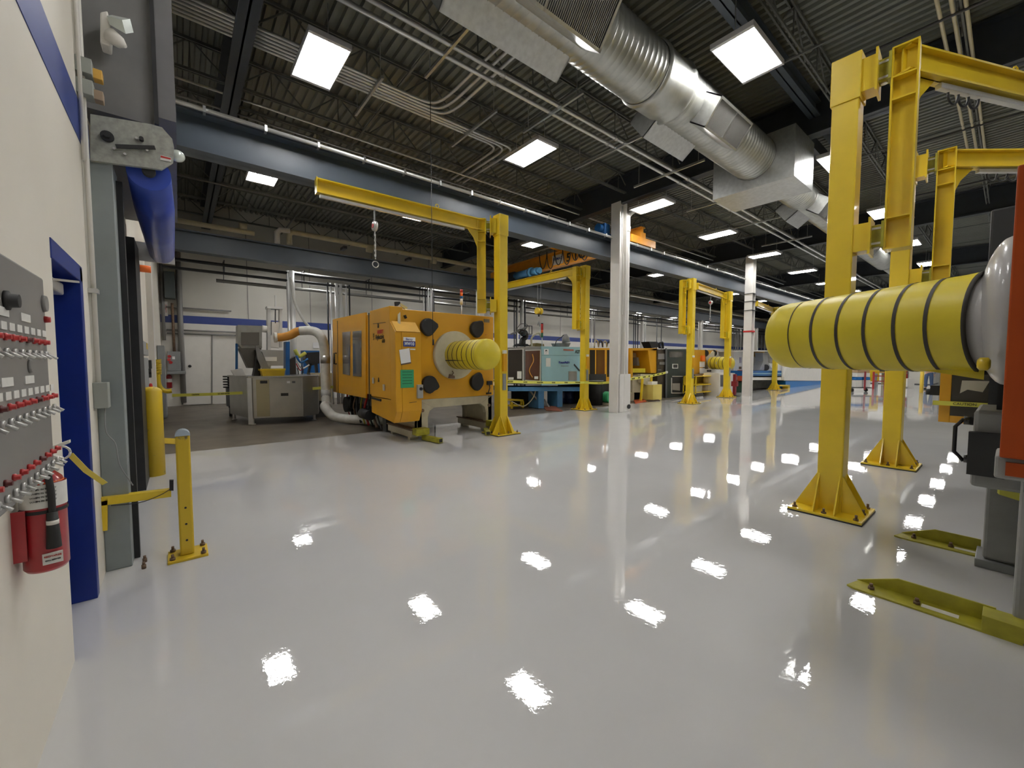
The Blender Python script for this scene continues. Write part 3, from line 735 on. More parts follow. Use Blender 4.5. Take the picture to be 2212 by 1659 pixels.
for k in range(4): text('lettering', 'WHEN IN DOUBT', .008, ex+vd*(r_+.003)+Vector((0, 0, .305-.014*k)), sd, (0, 0, 1), TXT, t)

# ---------------------------------------------------------------- blue door in its frame
dd = struct('door_1', MB().box(-3.72, -2.99, WY-.16, WY-.12, 0, 2.08), BLU)
f = MB(); f.box(-3.04, -3.0, WY-.18, WY-.13, 0, 2.14); f.box(-3.80, -3.72, WY-.18, WY+.006, 0, 2.14); f.box(-3.80, -2.985, WY-.18, WY+.006, 2.05, 2.15)
f.build('door_frame', BLU, dd, .004)
MB().box(-3.60, -3.25, WY-.12, WY-.05, 1.94, 2.01).build('door_closer', SSM, dd, .01)
MB().bar((-3.30, WY-.06, 1.99), (-3.62, WY+.0, 2.03), .03, .012).build('closer_arm', SSM, dd)
MB().box(-3.10, -3.04, WY-.12, WY-.06, .95, 1.1).build('door_handle', SSM, dd)
# ---------------------------------------------------------------- roller door gear
struct('trim_6', MB().box(-4.42, -4.15, WY, -.325, 0, 2.97), GRC, .006)
struct('trim_7', MB().box(-7.25, -6.55, WY, -.36, 0, 3.0), STK)
struct('door_2', MB().box(-7.25, -4.42, WY-.14, WY-.09, 0, 3.3), BLK)
struct('trim_8', MB().box(-4.36, -4.30, -.325, -.29, 0, 2.9), STK)
t = thing('rolling_door_drum', 'blue fabric rolling door wound up between two grey brackets above the doorway', 'roller door', (-5.6, -.15, 2.9))
MB().lathe((-4.2, -.13, 2.98), (-2.95, 0, 0), [(0, .13), (.3, .145), (.6, .14), (1, .13)], 28).build('blue_curtain_roll', BLR, t)
MB().cyl((-4.15, -.13, 2.98), (-7.2, -.13, 2.98), .04).build('drum_shaft', STK, t)
MB().px([(195, 246), (325, 268), (350, 275), (372, 300), (376, 318), (374, 350), (349, 366), (195, 346)], -4.12, -4.15).build('near_bracket_plate', mat('bracket_grey', (.33, .34, .30), .4, noise=.2, scale=25), t)
MB().box(-7.22, -7.19, WY, .0, 2.86, 3.1).build('far_bracket_plate', WHT, t)
p = at(232, 296, 0, -4.12)
MB().lathe(p, (.02, 0, 0), [(0, .036), (1, .036)], 20).lathe(p, (.05, 0, 0), [(0, .018), (1, .018)], 16).build('bearing', STK, t)
MB().bar(at(250, 316, 0, -4.10), at(335, 319, 0, -4.10), .012, .025).build('slot_arm', BLK, t)
for q in ((295, 300), (318, 326), (247, 322), (270, 334)): MB().cyl(at(*q, 0, -4.12), at(*q, 0, -4.12)+Vector((.02, 0, 0)), .008, n=10).build('bolt', SSM, t)
MB().cyl(at(306, 303, 0, -4.12), at(306, 303, 0, -4.12)+Vector((.04, 0, 0)), .013, n=14).build('pivot', BLK, t)
c = at(383, 337, 0, -4.2)
MB().sph(c, .045, sc=(1, 1.1, 1)).build('warning_beacon', LEN, t)
q = [at(a, b, 0, -4.119) for a, b in ((346, 335), (370, 341), (370, 350), (346, 345))]
MB().prism(q, (.003, 0, 0)).build('warning_sticker', LAB, t)
q = [at(a, b, 0, -4.116) for a, b in ((347, 336), (369, 342), (369, 345), (347, 340))]
MB().prism(q, (.002, 0, 0)).build('red_sticker_line', TXR, t)
# big grey hood above
t = thing('air_curtain_hood', 'tall grey sheet-metal hood mounted above the roller door', 'hood', (-5.7, -.2, 3.4))
MB().box(-7.2, -4.25, WY, -.075, 3.36, 7.1).build('hood_body', mat('hood_grey', (.17, .17, .17), .5, noise=.08), t)
MB().box(-7.2, -4.22, -.07, .045, 3.42, 7.1).build('hood_front', mat('hood_front_grey', (.15, .15, .155), .5, noise=.08), t)
MB().box(-4.25, -4.205, -.085, -.06, 3.36, 7.1).build('hood_seam', STK, t)
# emergency light, boxes and conduits on the wall end
E0 = -4.1
t = thing('emergency_light', 'twin-head emergency light high on the wall beside the grey hood', 'emergency light', at(225, 70, 0, E0))
MB().prism([at(a, b, 0, E0) for a, b in ((216, 25), (232, 22), (240, 60), (238, 100), (216, 92))], (-.12, 0, 0)).build('housing', WHT, t, .01)
c = at(248, 46, 0, E0+.0); MB().lathe(c+Vector((0, -.02, 0)), (.05, .09, -.03), [(0, .035), (1, .055)], 4, smooth=False).build('lamp_head', LEN, t)
c = at(247, 80, 0, E0+.0); MB().lathe(c+Vector((0, -.02, 0)), (.04, .08, -.06), [(0, .05), (.6, .04), (1, .01)], 14).build('lamp_head', WHT, t)
for k, (a, b, w_) in enumerate(((182, 148, .055), (197, 198, .055))):
    t = thing('junction_box', ['square grey junction box on the wall, the upper of two stacked near the hood', 'square grey junction box on the wall, the lower of two stacked near the hood'][k], 'junction box', (-4.05, WY, at(a, b, 0, -4.05).z))
    c = Vector((-4.05, WY+.04, at(a, b, 0, -4.05).z))
    MB().bx(c, (.11, .08, .10)).build('box', mat('box_grey', (.30, .32, .29), .5), t, .004)
    MB().bx(c+Vector((-.02, .06, -.015)), (.07, .05, .065)).build('receptacle', ORL if k == 0 else mat('box_tan', (.35, .26, .18), .5), t, .004)
t = thing('wall_conduit', 'thin white conduit pipes running up the wall end beside the grey steel jamb', 'conduit', (-4.05, WY+.02, 1.3))
MB().tube([(-4.06, WY+.025, 1.36), (-4.06, WY+.025, 5.5)], .014, 8).tube([(-4.0, WY+.02, 2.9), (-4.0, WY+.02, 5.5)], .012, 8).build('pipe', WHT, t)
MB().box(-4.10, -4.02, WY, WY+.05, 2.02, 2.05).build('pipe_clip', SSM, t)
solo('junction_box', MB().box(-4.12, -4.0, WY, WY+.075, 1.22, 1.40), mat('box_grey', (.30, .32, .29), .5), 'small grey junction box low on the wall beside the grey steel jamb', 'junction box', bevel=.004)
solo('loose_cable', MB().tube(spline([(-4.06, WY+.05, 1.22), (-4.05, -.42, 1.05), (-4.10, -.38, .95), (-4.06, -.36, .8), (-4.12, -.315, .66), (-4.13, -.3, .62)], 6), .004, 6), GRY, 'thin grey cable hanging down the grey steel jamb', 'cable')
# yellow sensor arm
t = thing('sensor_arm', 'yellow angle arm with a small black sensor, bolted low on the grey jamb', 'bracket', (-4.1, -.3, .4))
M0 = -4.13
MB().prism([at(a, b, 0, M0) for a, b in ((213, 1077), (233, 1074), (233, 1144), (215, 1147))], (.02, 0, 0)).build('upright_plate', YEL, t)
MB().prism([at(a, b, 0, M0) for a, b in ((213, 1075), (370, 1057), (370, 1072), (213, 1092))], (.02, 0, 0)).prism([at(a, b, 0, M0) for a, b in ((213, 1075), (370, 1057), (370, 1059), (213, 1077))], (-.05, 0, 0)).build('arm_plate', YEL, t)
MB().prism([at(a, b, 0, M0+.01) for a, b in ((366, 1036), (375, 1036), (375, 1058), (366, 1058))], (.03, 0, 0)).build('sensor', BLG, t)
MB().tube(spline([at(368, 1056, 0, M0+.02), at(345, 1070, 0, M0+.03), at(300, 1086, 0, M0+.03), at(240, 1092, 0, M0+.03)], 5), .003, 5).build('cable', STK, t)

# bollards
p = gnd(332, 1022); bx_, by_ = -7.36, -.31
t = thing('steel_bollard', 'round yellow steel bollard with scraped paint, beside the roller doorway', 'bollard', (bx_, by_, 0))
MB().lathe((bx_, by_, 0), (0, 0, 1), [(0, .115), (1.15, .115), (1.18, .10), (1.205, .06), (1.215, .01)], 28).build('post', YELW, t)
MB().lathe((bx_, by_, 1.2), (0, 0, 1), [(0, .012), (.02, .02), (.05, .016), (.06, .004)], 12).build('red_knob', RDL, t)
t = thing('steel_bollard', 'square yellow guard post with silver cap and bolted base plate, closest to the camera', 'bollard', (-4.09, 0, 0))
A = gnd(367, 1222); B = gnd(452, 1205); C_ = gnd(443, 1178); D_ = gnd(374, 1190)
MB().box(-4.23, -3.99, -.12, .13, 0, .02).build('base_plate', YELW, t, .003)
MB().box(-4.16, -4.06, -.045, .045, .02, .97).build('post', YELW, t, .012)
MB().prism([(-4.163, .047*math.cos(k*PI/10), .968+.047*math.sin(k*PI/10)) for k in range(11)], (.106, 0, 0)).build('cap', SIL, t)
for a, b in ((-4.20, -.09), (-4.02, -.09), (-4.02, .10), (-4.20, .10)): MB().cyl((a, b, .02), (a, b, .04), .018, n=6).cyl((a, b, .04), (a, b, .065), .009, n=8).build('anchor_bolt', BRS, t)
for z in (.14, .27, .40): MB().cyl((-4.062, 0, z), (-4.057, 0, z), .008, n=10).build('bolt_hole', STK, t)
p = gnd(313, 1218)
for k, (a, b) in enumerate(((313, 1214), (311, 1228))):
    p = gnd(a, b)
    solo('floor_stud', MB().cyl((p.x, p.y, 0), (p.x, p.y, .03), .014, n=8).cyl((p.x, p.y, .03), (p.x, p.y, .05), .009, n=8), BRS, ['leftover threaded stud in the floor, the farther of two left of the square post', 'leftover threaded stud in the floor, the nearer of two left of the square post'][k], 'bolt')
# horn-shaped yellow bracket and coil behind the round bollard
t = thing('cable_hook', 'yellow curved hook on the wall with coiled yellow cord, above the round bollard', 'hook', at(345, 840, 0, -13.0))
MB().tube(spline([at(a, b, 0, -13.0) for a, b in ((341, 800), (342, 826), (348, 840), (360, 845), (371, 844))], 6), .055, 10).build('hook_arm', YEL, t)
MB().tube([at(342, 808, 0, -13.0) + Vector((.06*math.cos(k), .06*math.sin(k), .006*k)) for k in range(60)], .014, 6).build('coiled_cord', YEL, t)
# cabinets on the far part of the left wall
def wbox(pts, depth, m, nm, lab, cat, extra=None, y=WY, bevel=.01):
    x0 = at(pts[0], 700, 1, y+depth).x; x1 = at(pts[2], 700, 1, y+depth).x
    xm = (x0+x1)/2; z1 = at((pts[0]+pts[2])/2, pts[1], 1, y+depth).z; z0 = max(0, at((pts[0]+pts[2])/2, pts[3], 1, y+depth).z)
    t = thing(nm, lab, cat, (xm, y+depth/2, z0))
    MB().box(x0, x1, y, y+depth, z0, z1).build('enclosure', m, t, bevel)
    return t, x0, x1, z0, z1
G = None
t, x0, x1, z0, z1 = wbox((300, 735, 318, 766), .07, GRY, 'electrical_box', 'small grey electrical box with a yellow sticker on the white wall behind the bollard', 'electrical box')
MB().box(x1+.25, x1+.5, WY+.07, WY+.075, z0+.1, z0+.2).build('yellow_sticker', YEL, t)
t, x0, x1, z0, z1 = wbox((300, 772, 317, 856), .10, GRY, 'electrical_cabinet', 'grey electrical cabinet on the white wall directly behind the round bollard', 'electrical box')
for z in (z0+.25, z1-.3): MB().box(x1+.02, x1+.1, WY+.10, WY+.13, z, z+.08).build('latch', BLK, t)
p = at(326, 787, 1, WY+.05)
solo('wall_switch', MB().bx((p.x, WY+.03, p.z), (.25, .06, .16)), BLK, 'small black switch box on the white wall above the round bollard', 'switch')
p = at(306, 580, 1, WY+.1)
t = thing('warning_beacon', 'orange warning beacon on the wall high behind the roller door jamb', 'beacon', (p.x, WY, p.z))
MB().cyl((p.x, WY, p.z), (p.x, WY+.08, p.z), .06, n=14).build('mount', STK, t)
MB().cyl((p.x, WY+.08, p.z), (p.x, WY+.2, p.z), .05, n=14).build('orange_lens', ORP, t)
# free-standing cabinet near the back corner
q = gnd(345, 904)
t = thing('electrical_cabinet', 'tall grey electrical cabinet standing on the floor near the back corner', 'electrical box', (q.x, q.y, 0))
zt = at(345, 746, 0, q.x).z
MB().box(q.x-.8, q.x, WY+.01, q.y+.16, 0, zt).build('enclosure', GRY, t, .01)
MB().box(q.x, q.x+.02, q.y-.05, q.y-.02, 1.2, 1.5).build('handle', BLK, t)
BW = -18.585
def bwbox(pix, depth, m, nm, lab, cat, bevel=.01):
    (a, b), (c, d) = pix; p = at(a, b, 0, BW+depth); q = at(c, d, 0, BW+depth)
    t = thing(nm, lab, cat, (BW+depth/2, (p.y+q.y)/2, q.z))
    MB().box(BW, BW+depth, p.y, q.y, q.z, p.z).build('enclosure', m, t, bevel); return t, p, q
t, p, q = bwbox(((353, 585), (379, 645)), .35, mat('dark_box', (.07, .085, .085), .5), 'electrical_box', 'dark grey electrical box high in the back left corner', 'electrical box')
t, p, q = bwbox(((361, 759), (391, 801)), .3, GRY, 'electrical_cabinet', 'grey control box with red buttons on the back wall above a shelf', 'electrical box')
for a, b in ((366, 770), (365, 777), (369, 783)): MB().cyl(at(a, b, 0, BW+.3), at(a, b, 0, BW+.3)+Vector((.05, 0, 0)), .05, n=12).build('red_button', RDL, t)
MB().box(BW+.3, BW+.305, at(372, 772, 0, BW+.3).y, at(378, 772, 0, BW+.3).y, at(372, 776, 0, BW+.3).z, at(372, 770, 0, BW+.3).z).build('label_plate', PAP, t)
t, p, q = bwbox(((360, 802), (402, 808)), .6, GRY, 'wall_shelf', 'narrow grey shelf on the back wall under the control box', 'shelf')
p = at(366, 838, 0, BW+.12)
t = thing('fire_extinguisher', 'small red fire extinguisher on the back wall below the grey shelf', 'fire extinguisher', (BW+.12, p.y, p.z))
MB().lathe((BW+.12, p.y, p.z), (0, 0, 1), [(0, .08), (.4, .08), (.47, .04)], 16).build('cylinder', RED, t)
MB().lathe((BW+.12, p.y, p.z+.2), (0, 0, 1), [(0, .082), (.12, .082)], 16, caps=False).build('label', LAB, t)
p = at(358, 665, 1, WY+.02)
t, p, q = bwbox(((354, 650), (363, 683)), .03, WHT, 'wall_sign', 'white sign with a red pictogram on the back wall above the blue stripe', 'sign')
MB().box(BW+.03, BW+.034, p.y+.04, q.y-.04, q.z+.12, p.z-.12).build('red_pictogram', RDL, t)
for k, (a, y0, y1, m_) in enumerate(((374, 655, 765, BRS), (390, 545, 870, GRP), (353, 545, 735, GRP))):
    y = at(a, 700, 0, BW+.1).y
    solo('wall_pipe', MB().tube([(BW+.1, y, max(.01, at(a, y1, 0, BW+.1).z)), (BW+.1, y, at(a, y0, 0, BW+.1).z)], [.04, .08, .05][k], 8), m_, ['thin brownish pipe on the back wall left of the white door', 'grey vertical pipe on the back wall beside the white door', 'thin grey pipe in the back wall corner'][k], 'pipe')
for k, (z_, m_) in enumerate(((at(430, 668, 0, BW).z, GRP), (at(430, 715, 0, BW).z, GRP), (at(430, 722, 0, BW).z, GRP))):
    solo('wall_pipe', MB().tube([(BW+.08, -.3, z_), (BW+.08, at([500, 515, 515][k], 700, 0, BW).y, z_)], .03, 6), m_, ['thin rod across the back wall above the blue stripe', 'thin pipe across the back wall, the upper of two under the blue stripe', 'thin pipe across the back wall, the lower of two under the blue stripe'][k], 'pipe')
# ================================================================== RISERS (vertical pipe bundles between the rear beam and machines)
def riser(px, r, m, lab, group, x=-15.9, ztop=4.7, zbot=0.0):
    y = at(px, 650, 0, x).y
    solo('riser_pipe', MB().tube([(x, y, zbot), (x, y, ztop)], r, 10), m, lab, 'pipe', group)
RS = mat('bright_riser_steel', (.78, .78, .76), .3, .45)
riser(623, .05, RS, 'slim steel riser beside the thick one behind the hopper unit', 'risers behind the hopper unit')
riser(631, .10, RS, 'thick steel riser pipe standing behind the hopper unit', 'risers behind the hopper unit')
G = 'risers behind the big orange machine door'
for k, (px, r, m) in enumerate(((708, .03, STK), (715, .035, RS), (727, .065, RS), (736, .065, RS), (748, .04, RS), (755, .03, STK))):
    riser(px, r, m, 'vertical pipe behind the big orange machine door, %s from the hopper side' % ['first (black)', 'second (thin silver)', 'third (thick silver)', 'fourth (thick silver)', 'fifth (silver)', 'sixth (black)'][k], G, ztop=4.45)
G = 'risers above the big orange machine'
for k, (px, r, m) in enumerate(((915, .03, RS), (919, .03, STK), (924, .06, RS), (931, .085, RS), (937, .03, STK))):
    riser(px, r, m, 'pipe rising behind the roof of the big orange machine, %s from its left' % ['first', 'second', 'third', 'fourth (thickest)', 'fifth'][k], G)
G = 'risers left of the light blue machine'
for k, (px, r, m) in enumerate(((1111, .03, STK), (1118, .05, RS), (1127, .10, RS), (1134, .045, STK), (1115, .025, STK))):
    riser(px, r, m, 'vertical pipe behind the light blue machine, %s' % ['black and leftmost', 'silver next to the thick one', 'thick silver', 'black beside the thick silver one', 'thin black between two'][k], G)
for k, (px, r, m) in enumerate(((1279, .04, RS), (1285, .035, GRP), (1370, .03, STK), (1374, .03, STK), (1379, .03, STK), (1388, .12, WHC), (1395, .05, RS), (1420, .03, STK), (1430, .03, STK), (1592, .05, GRP), (1597, .07, GRP), (1603, .05, GRP), (1577, .03, GRD), (1582, .03, GRD), (1587, .03, GRD), (1640, .05, GRD), (1648, .05, GRD), (1655, .05, GRP))):
    riser(px, r, m, 'vertical service pipe behind the far machines, %s counting away from the light blue machine' % 'first second third fourth fifth sixth seventh eighth ninth tenth eleventh twelfth thirteenth fourteenth fifteenth sixteenth seventeenth eighteenth'.split()[k], 'vertical service pipes behind the far machines', x=-16.0)
# diagonal hose from the thick riser
solo('flexible_hose', MB().tube(spline([at(628, 600, 0, -15.5), at(636, 650, 0, -15.2), at(655, 690, 0, -15), at(672, 710, 0, -14.8)], 6), .045, 8), HOS, 'pale hose slanting down from the thick riser behind the hopper unit', 'hose')

# ================================================================== HOPPER UNIT (stainless turntable with hopper)
t = thing('hopper_table', 'stainless steel cabinet table with angled hopper, next to the white flexible duct', 'hopper unit', (-12.3, 1.9, 0))
poly = [(-13.3, 1.02), (-11.82, 1.32), (-11.42, 2.42), (-11.7, 2.85), (-12.4, 3.05), (-13.6, 2.9)]
def pr(m_, z0, z1, g=0):
    c = Vector((sum(p[0] for p in poly)/6, sum(p[1] for p in poly)/6, 0))
    return m_.prism([(Vector((a, b, z0))-Vector((c.x, c.y, 0)))*(1+g)+Vector((c.x, c.y, 0))*1 if False else Vector((c.x+(a-c.x)*(1+g), c.y+(b-c.y)*(1+g), z0)) for a, b in poly], (0, 0, z1-z0))
pr(MB(), .16, 1.16).build('cabinet', SST, t, .006)
pr(MB(), 1.16, 1.20, .03).build('table_top', SST, t, .004)
for a, b in ((-11.85, 1.37), (-11.75, 2.75), (-13.2, 1.1), (-13.4, 2.8)):
    MB().cyl((a, b, 0), (a, b, .2), .035, n=10).cyl((a, b, 0), (a, b, .02), .06, n=12).build('leg', SSM, t)
MB().bar((-11.80, 1.31, .02), (-11.80, 1.31, 1.16), .09, .09).build('corner_post', SSM, t)
def face(u0, u1, z0, z1, m, nm, d=.012, a=Vector((-11.82, 1.32, 0)), b=Vector((-11.42, 2.42, 0))):
    e = (b-a); n_ = Vector((e.y, -e.x, 0)).normalized()
    MB().prism([a+e*u0+Vector((0, 0, z0)), a+e*u1+Vector((0, 0, z0)), a+e*u1+Vector((0, 0, z1)), a+e*u0+Vector((0, 0, z1))], n_*d).build(nm, m, t)
face(.12, .36, .2, 1.12, mat('tan_steel', (.38, .34, .22), .35, .6), 'door_panel'); face(.38, .97, .2, .82, SST, 'door_panel'); face(.38, .97, .85, 1.12, SST, 'drawer_panel')
face(.20, .33, 1.02, 1.09, BLK, 'door_pull', .03); face(.58, .72, .70, .77, BLK, 'door_pull', .03); face(.7, .76, 1.02, 1.07, PAP, 'white_label', .02); face(.80, .86, 1.02, 1.07, GRD, 'small_plate', .02)
HX = -12.3
t.location = (-12.3, 1.9, 0)
MB().px([(514, 702), (566, 704), (566, 752), (522, 752), (514, 742)], HX, HX-.5).build('hopper_body', mat('hopper_steel', (.26, .255, .23), .4, .5, noise=.1), t)
MB().px([(521, 718), (560, 718), (560, 745), (521, 745)], HX+.02, HX).build('hopper_mesh_window', mat('dark_mesh', (.10, .09, .075), .5), t)
MB().px([(516, 752), (566, 748), (556, 795), (536, 795)], HX, HX-.4).build('hopper_cone', mat('dark_hopper', (.09, .08, .065), .4, .4), t)
MB().px([(568, 718), (582, 718), (582, 812), (590, 812), (590, 668), (610, 668), (610, 662), (578, 660), (578, 668), (568, 668)][:0] + [(578, 664), (585, 664), (585, 812), (578, 812)], HX+.1, HX-.1).build('mast_rail', SSM, t)
MB().px([(604, 666), (610, 666), (610, 750), (604, 750)], HX+.1, HX-.1).build('mast_rail', SSM, t)
MB().px([(577, 661), (611, 663), (611, 668), (577, 666)], HX+.15, HX-.15).px([(594, 638), (597, 638), (597, 662), (594, 662)], HX, HX-.04).build('mast_crosshead', SSM, t)
MB().px([(587, 695), (604, 696), (604, 752), (582, 750), (582, 730), (587, 722)], HX+.05, HX-.12).build('slide_plate', WHT, t)
MB().px([(594, 668), (596, 668), (596, 698), (594, 698)], HX+.07, HX+.03).build('cylinder_rod', STK, t)
MB().tube([at(566, 710, 0, HX), at(580, 712, 0, HX)], .09, 14).build('hose_elbow', WHT, t)
MB().px([(553, 755), (612, 757), (612, 790), (579, 790), (566, 760)], HX+.35, HX-.2).build('intake_tray', mat('brushed_tray', (.42, .42, .41), .35, .7), t)
MB().px([(572, 771), (598, 771), (598, 780), (574, 780)], HX+.37, HX+.35).build('white_label', PAP, t)
MB().px([(552, 748), (560, 752), (584, 798), (566, 798), (556, 775)], HX+.40, HX+.36).build('side_chute', GRP, t)
MB().px([(556, 765), (563, 765), (563, 812), (548, 812)], HX+.25, HX-.1).build('black_chute', BLK, t)
MB().px([(509, 742), (514, 742), (514, 812), (509, 812)], HX-.2, HX-.3).px([(617, 738), (626, 738), (626, 810), (617, 810)], HX-.2, HX-.5).build('blue_post', BLM, t)
MB().px([(500, 800), (523, 796), (531, 812), (507, 812)], HX+.2, HX-.1).build('small_bracket', SSM, t)
MB().px([(590, 796), (612, 796), (612, 806), (590, 806)], HX+.3, HX).build('intake_base', SSM, t)
# yellow bin on the table
t = thing('parts_bin', 'yellow plastic parts bin standing on the stainless hopper table', 'bin', at(589, 810, 0, -11.8))
MB().px([(564, 799), (616, 798), (614, 813), (568, 813)], -11.75, -12.05).build('bin_body', YEL, t, .01)
MB().px([(562, 797), (617, 796), (617, 800), (562, 801)], -11.72, -12.08).build('bin_rim', YEL, t)
# black stacked wheels left of the table
t = thing('electric_motor_stack', 'stack of black ribbed discs with cables at the left end of the hopper table', 'machine part', gnd(498, 900))
q = gnd(497, 898)
for k in range(5):
    MB().cyl((q.x+.1, q.y+.05, .82+.075*k), (q.x+.1, q.y+.05, .86+.075*k), .2, n=20).build('black_disc', BLG, t)
MB().cyl((q.x+.1, q.y+.05, .25), (q.x+.1, q.y+.05, 1.18), .09, n=12).build('spindle', STK, t)
MB().box(q.x-.05, q.x+.25, q.y-.08, q.y+.14, .3, .82).cyl((q.x+.1, q.y+.03, 0), (q.x+.1, q.y+.03, .3), .06).build('lower_drum', GRD, t)
MB().tube(spline([(q.x+.3, q.y+.2, 1.1), (q.x+.35, q.y+.25, .6), (q.x+.35, q.y+.25, .15), (q.x+.5, q.y+.35, .06)], 6), .02, 6).tube(spline([(q.x+.3, q.y+.26, 1.0), (q.x+.38, q.y+.3, .5), (q.x+.45, q.y+.3, .1)], 6), .02, 6).build('cable', STK, t)

# white flexible duct
t = thing('flexible_duct', 'white flexible duct with an orange sleeve looping from the hopper down to the floor', 'flexible duct', at(706, 900, 0, -10.9))
Xd = -11.3
def PD(a, b, x=Xd): return at(a, b, 0, x)
MB().tube(spline([PD(597, 729, -12.0), PD(612, 728, -11.9), PD(628, 724, -11.8), PD(640, 717, -11.7), PD(650, 715, -11.6)], 8), .105, 16).build('orange_sleeve', TAN, t)
MB().tube(spline([PD(648, 715, -11.6), PD(668, 714, -11.5), PD(684, 718, -11.4), PD(695, 730), PD(700, 748), PD(702, 775), PD(703, 810), PD(704, 850), PD(706, 880, -11.2)] , 6), .115, 18, rings=(1, .985)).build('upper_run', HOS, t)
lo = spline([PD(706, 876, -11.2), Vector((-10.95, 2.82, .42)), Vector((-10.75, 2.95, .2)), Vector((-10.5, 3.2, .125)), Vector((-10.1, 3.5, .125)), Vector((-9.4, 3.9, .125))], 6)
MB().tube(lo, .115, 18, rings=(1, .985)).build('lower_run', HOS, t)
MB().tube([PD(702.5, 768), PD(703, 785)], .122, 18).build('steel_coupling', SST, t)
MB().tube([PD(704, 842), PD(704.5, 858)], .122, 18).build('clear_sleeve', CLR, t)
MB().tube([PD(592, 729, -12.0), PD(598, 729, -12.0)], .13, 18).build('end_collar', WHT, t)

# cluster of valves, cables and blue cabinet behind the duct
t = thing('valve_manifold', 'dark valve block with hoses and cables between the hopper unit and orange machine', 'valve block', PD(670, 800, -13))
MB().px([(660, 762), (690, 760), (690, 785), (672, 790), (660, 775)], -13, -13.4).px([(668, 785), (674, 785), (668, 812), (664, 812)], -13, -13.1).px([(680, 785), (686, 785), (688, 812), (683, 812)], -13, -13.1).build('valve_body', STK, t)
MB().px([(626, 776), (638, 770), (640, 812), (624, 812)], -12.9, -13.2).build('pump', mat('brownish_casting', (.08, .065, .05), .5), t)
for k, (a, b, m_, r_) in enumerate((((637, 755), (660, 762), mat('hose_yellow', (.6, .6, .1), .5), .05), ((640, 768), (665, 775), BLM, .03), ((642, 780), (668, 788), HOS, .02), ((640, 785), (662, 792), RDL, .015), ((642, 795), (650, 812), STK, .015), ((652, 790), (655, 812), STK, .015))):
    A, B = PD(*a, -12.8), PD(*b, -12.9)
    MB().tube(bez(A, A+Vector((0, .1, -.25)), B+Vector((0, -.2, -.15)), B, 8), r_, 8).build('hose', m_, t)
_a, _b = at(655, 757, 0, -15.2), at(690, 757, 0, -15.2)
solo('blue_cabinet', MB().box(-15.6, -15.2, _a.y, _b.y, 0, _a.z), BLM, 'blue steel cabinet seen behind the white flexible duct', 'cabinet')
solo('wall_notice', MB().px([(676, 740), (690, 740), (690, 752), (676, 752)], -18.58, -18.56), PAP, 'white notice on the back wall seen inside the loop of the flexible duct', 'notice')
t = thing('junction_cabinet', 'beige electrical cabinet behind the lower white flexible duct', 'electrical box', (-12.5, 3.0, 0))
MB().px([(670, 806), (718, 806), (718, 862), (678, 868), (674, 820)], -12.2, -12.6).build('enclosure', BEI, t)
MB().px([(676, 868), (716, 862), (716, 905), (680, 907)], -12.3, -12.5).build('stand', GRD, t)
# ================================================================== BIG ORANGE MOULDING MACHINE
t = thing('moulding_machine', 'large orange-yellow moulding machine with a yellow-wrapped barrel, marked MW10', 'machine', (-8.6, 4.4, 0))
XF = -7.4
MB().box(-8.25, XF, 3.33, 5.50, .80, 2.56).build('front_platen', ORG, t, .015)
MB().box(-8.42, XF, 3.08, 3.34, .84, 2.60).build('side_panel', ORG, t, .012)
MB().box(-8.79, -8.25, 3.34, 5.50, .9, 2.58).build('side_panel', ORG, t, .012)
MB().box(-11.5, -8.80, 3.22, 5.45, .84, 2.58).build('rear_enclosure', ORG, t, .015)
def sd_(px_, py_): return at(px_, py_, 1, 3.2)
def side(pix, d, m, nm, y=3.22, bevel=0):
    return MB().prism([at(a, b, 1, y) for a, b in pix], (0, -d, 0)).build(nm, m, t, bevel)
dr = side([(721, 690), (793, 675), (793, 860), (722, 846)], .03, ORG, 'sliding_door')
for pts in (((740, 718), (757, 716), (756, 811), (741, 808)), ((762, 716), (781, 714), (781, 814), (763, 812))):
    MB().prism([at(a, b, 1, 3.188) for a, b in pts], (0, -.006, 0)).build('door_window', CGL, dr)
hw = MB(); A, B = at(727, 763, 1, 3.19), at(727, 786, 1, 3.19)
hw.tube([A, A+Vector((0, -.06, 0)), B+Vector((0, -.06, 0)), B], .018, 8).build('door_handle', BLK, dr)
side([(731, 693), (732, 693), (734, 849), (733, 849)], .034, STK, 'door_seam')
# raised panel seam lines and marks on the side
side([(796, 676), (798, 676), (799, 862), (797, 862)], .006, STK, 'panel_seam', 3.08)
side([(803, 857), (824, 862), (824, 867), (803, 861)], .02, STK, 'vent_slot', 3.08)
side([(806, 699), (833, 696), (833, 697), (806, 700)], .004, TXT, 'score_line', 3.08)
X_ = Vector((1, 0, 0)); Z_ = Vector((0, 0, 1))
text('lettering', 'HUSKY', .095, at(821, 717, 1, 3.074), X_, Z_, TXR, t, bold=.004)
text('lettering', 'Hylectric', .13, at(820, 728, 1, 3.074), X_, Z_, TXT, t, sx=.9, bold=.002)
text('lettering', '600', .10, at(828, 737, 1, 3.074), X_, Z_, TXT, t)
text('lettering', 'H', .10, at(807, 724, 1, 3.074), X_, Z_, TXT, t); text('lettering', 'S', .10, at(807, 731, 1, 3.074), X_, Z_, TXT, t)
for a, b in ((817, 705), (818, 822)):
    c = at(a, b, 1, 3.075); MB().box(c.x-.03, c.x+.03, c.y-.006, c.y, c.z-.03, c.z+.02).cyl(c+Vector((0, 0, .04)), c+Vector((0, -.006, .04)), .02).build('lifting_symbol', TXT, t)
for a, b in ((807, 822), (830, 837)):
    c = at(a, b, 1, 3.075); MB().box(c.x-.035, c.x+.035, c.y-.02, c.y, c.z-.06, c.z+.06).build('latch', SSM, t, .004)
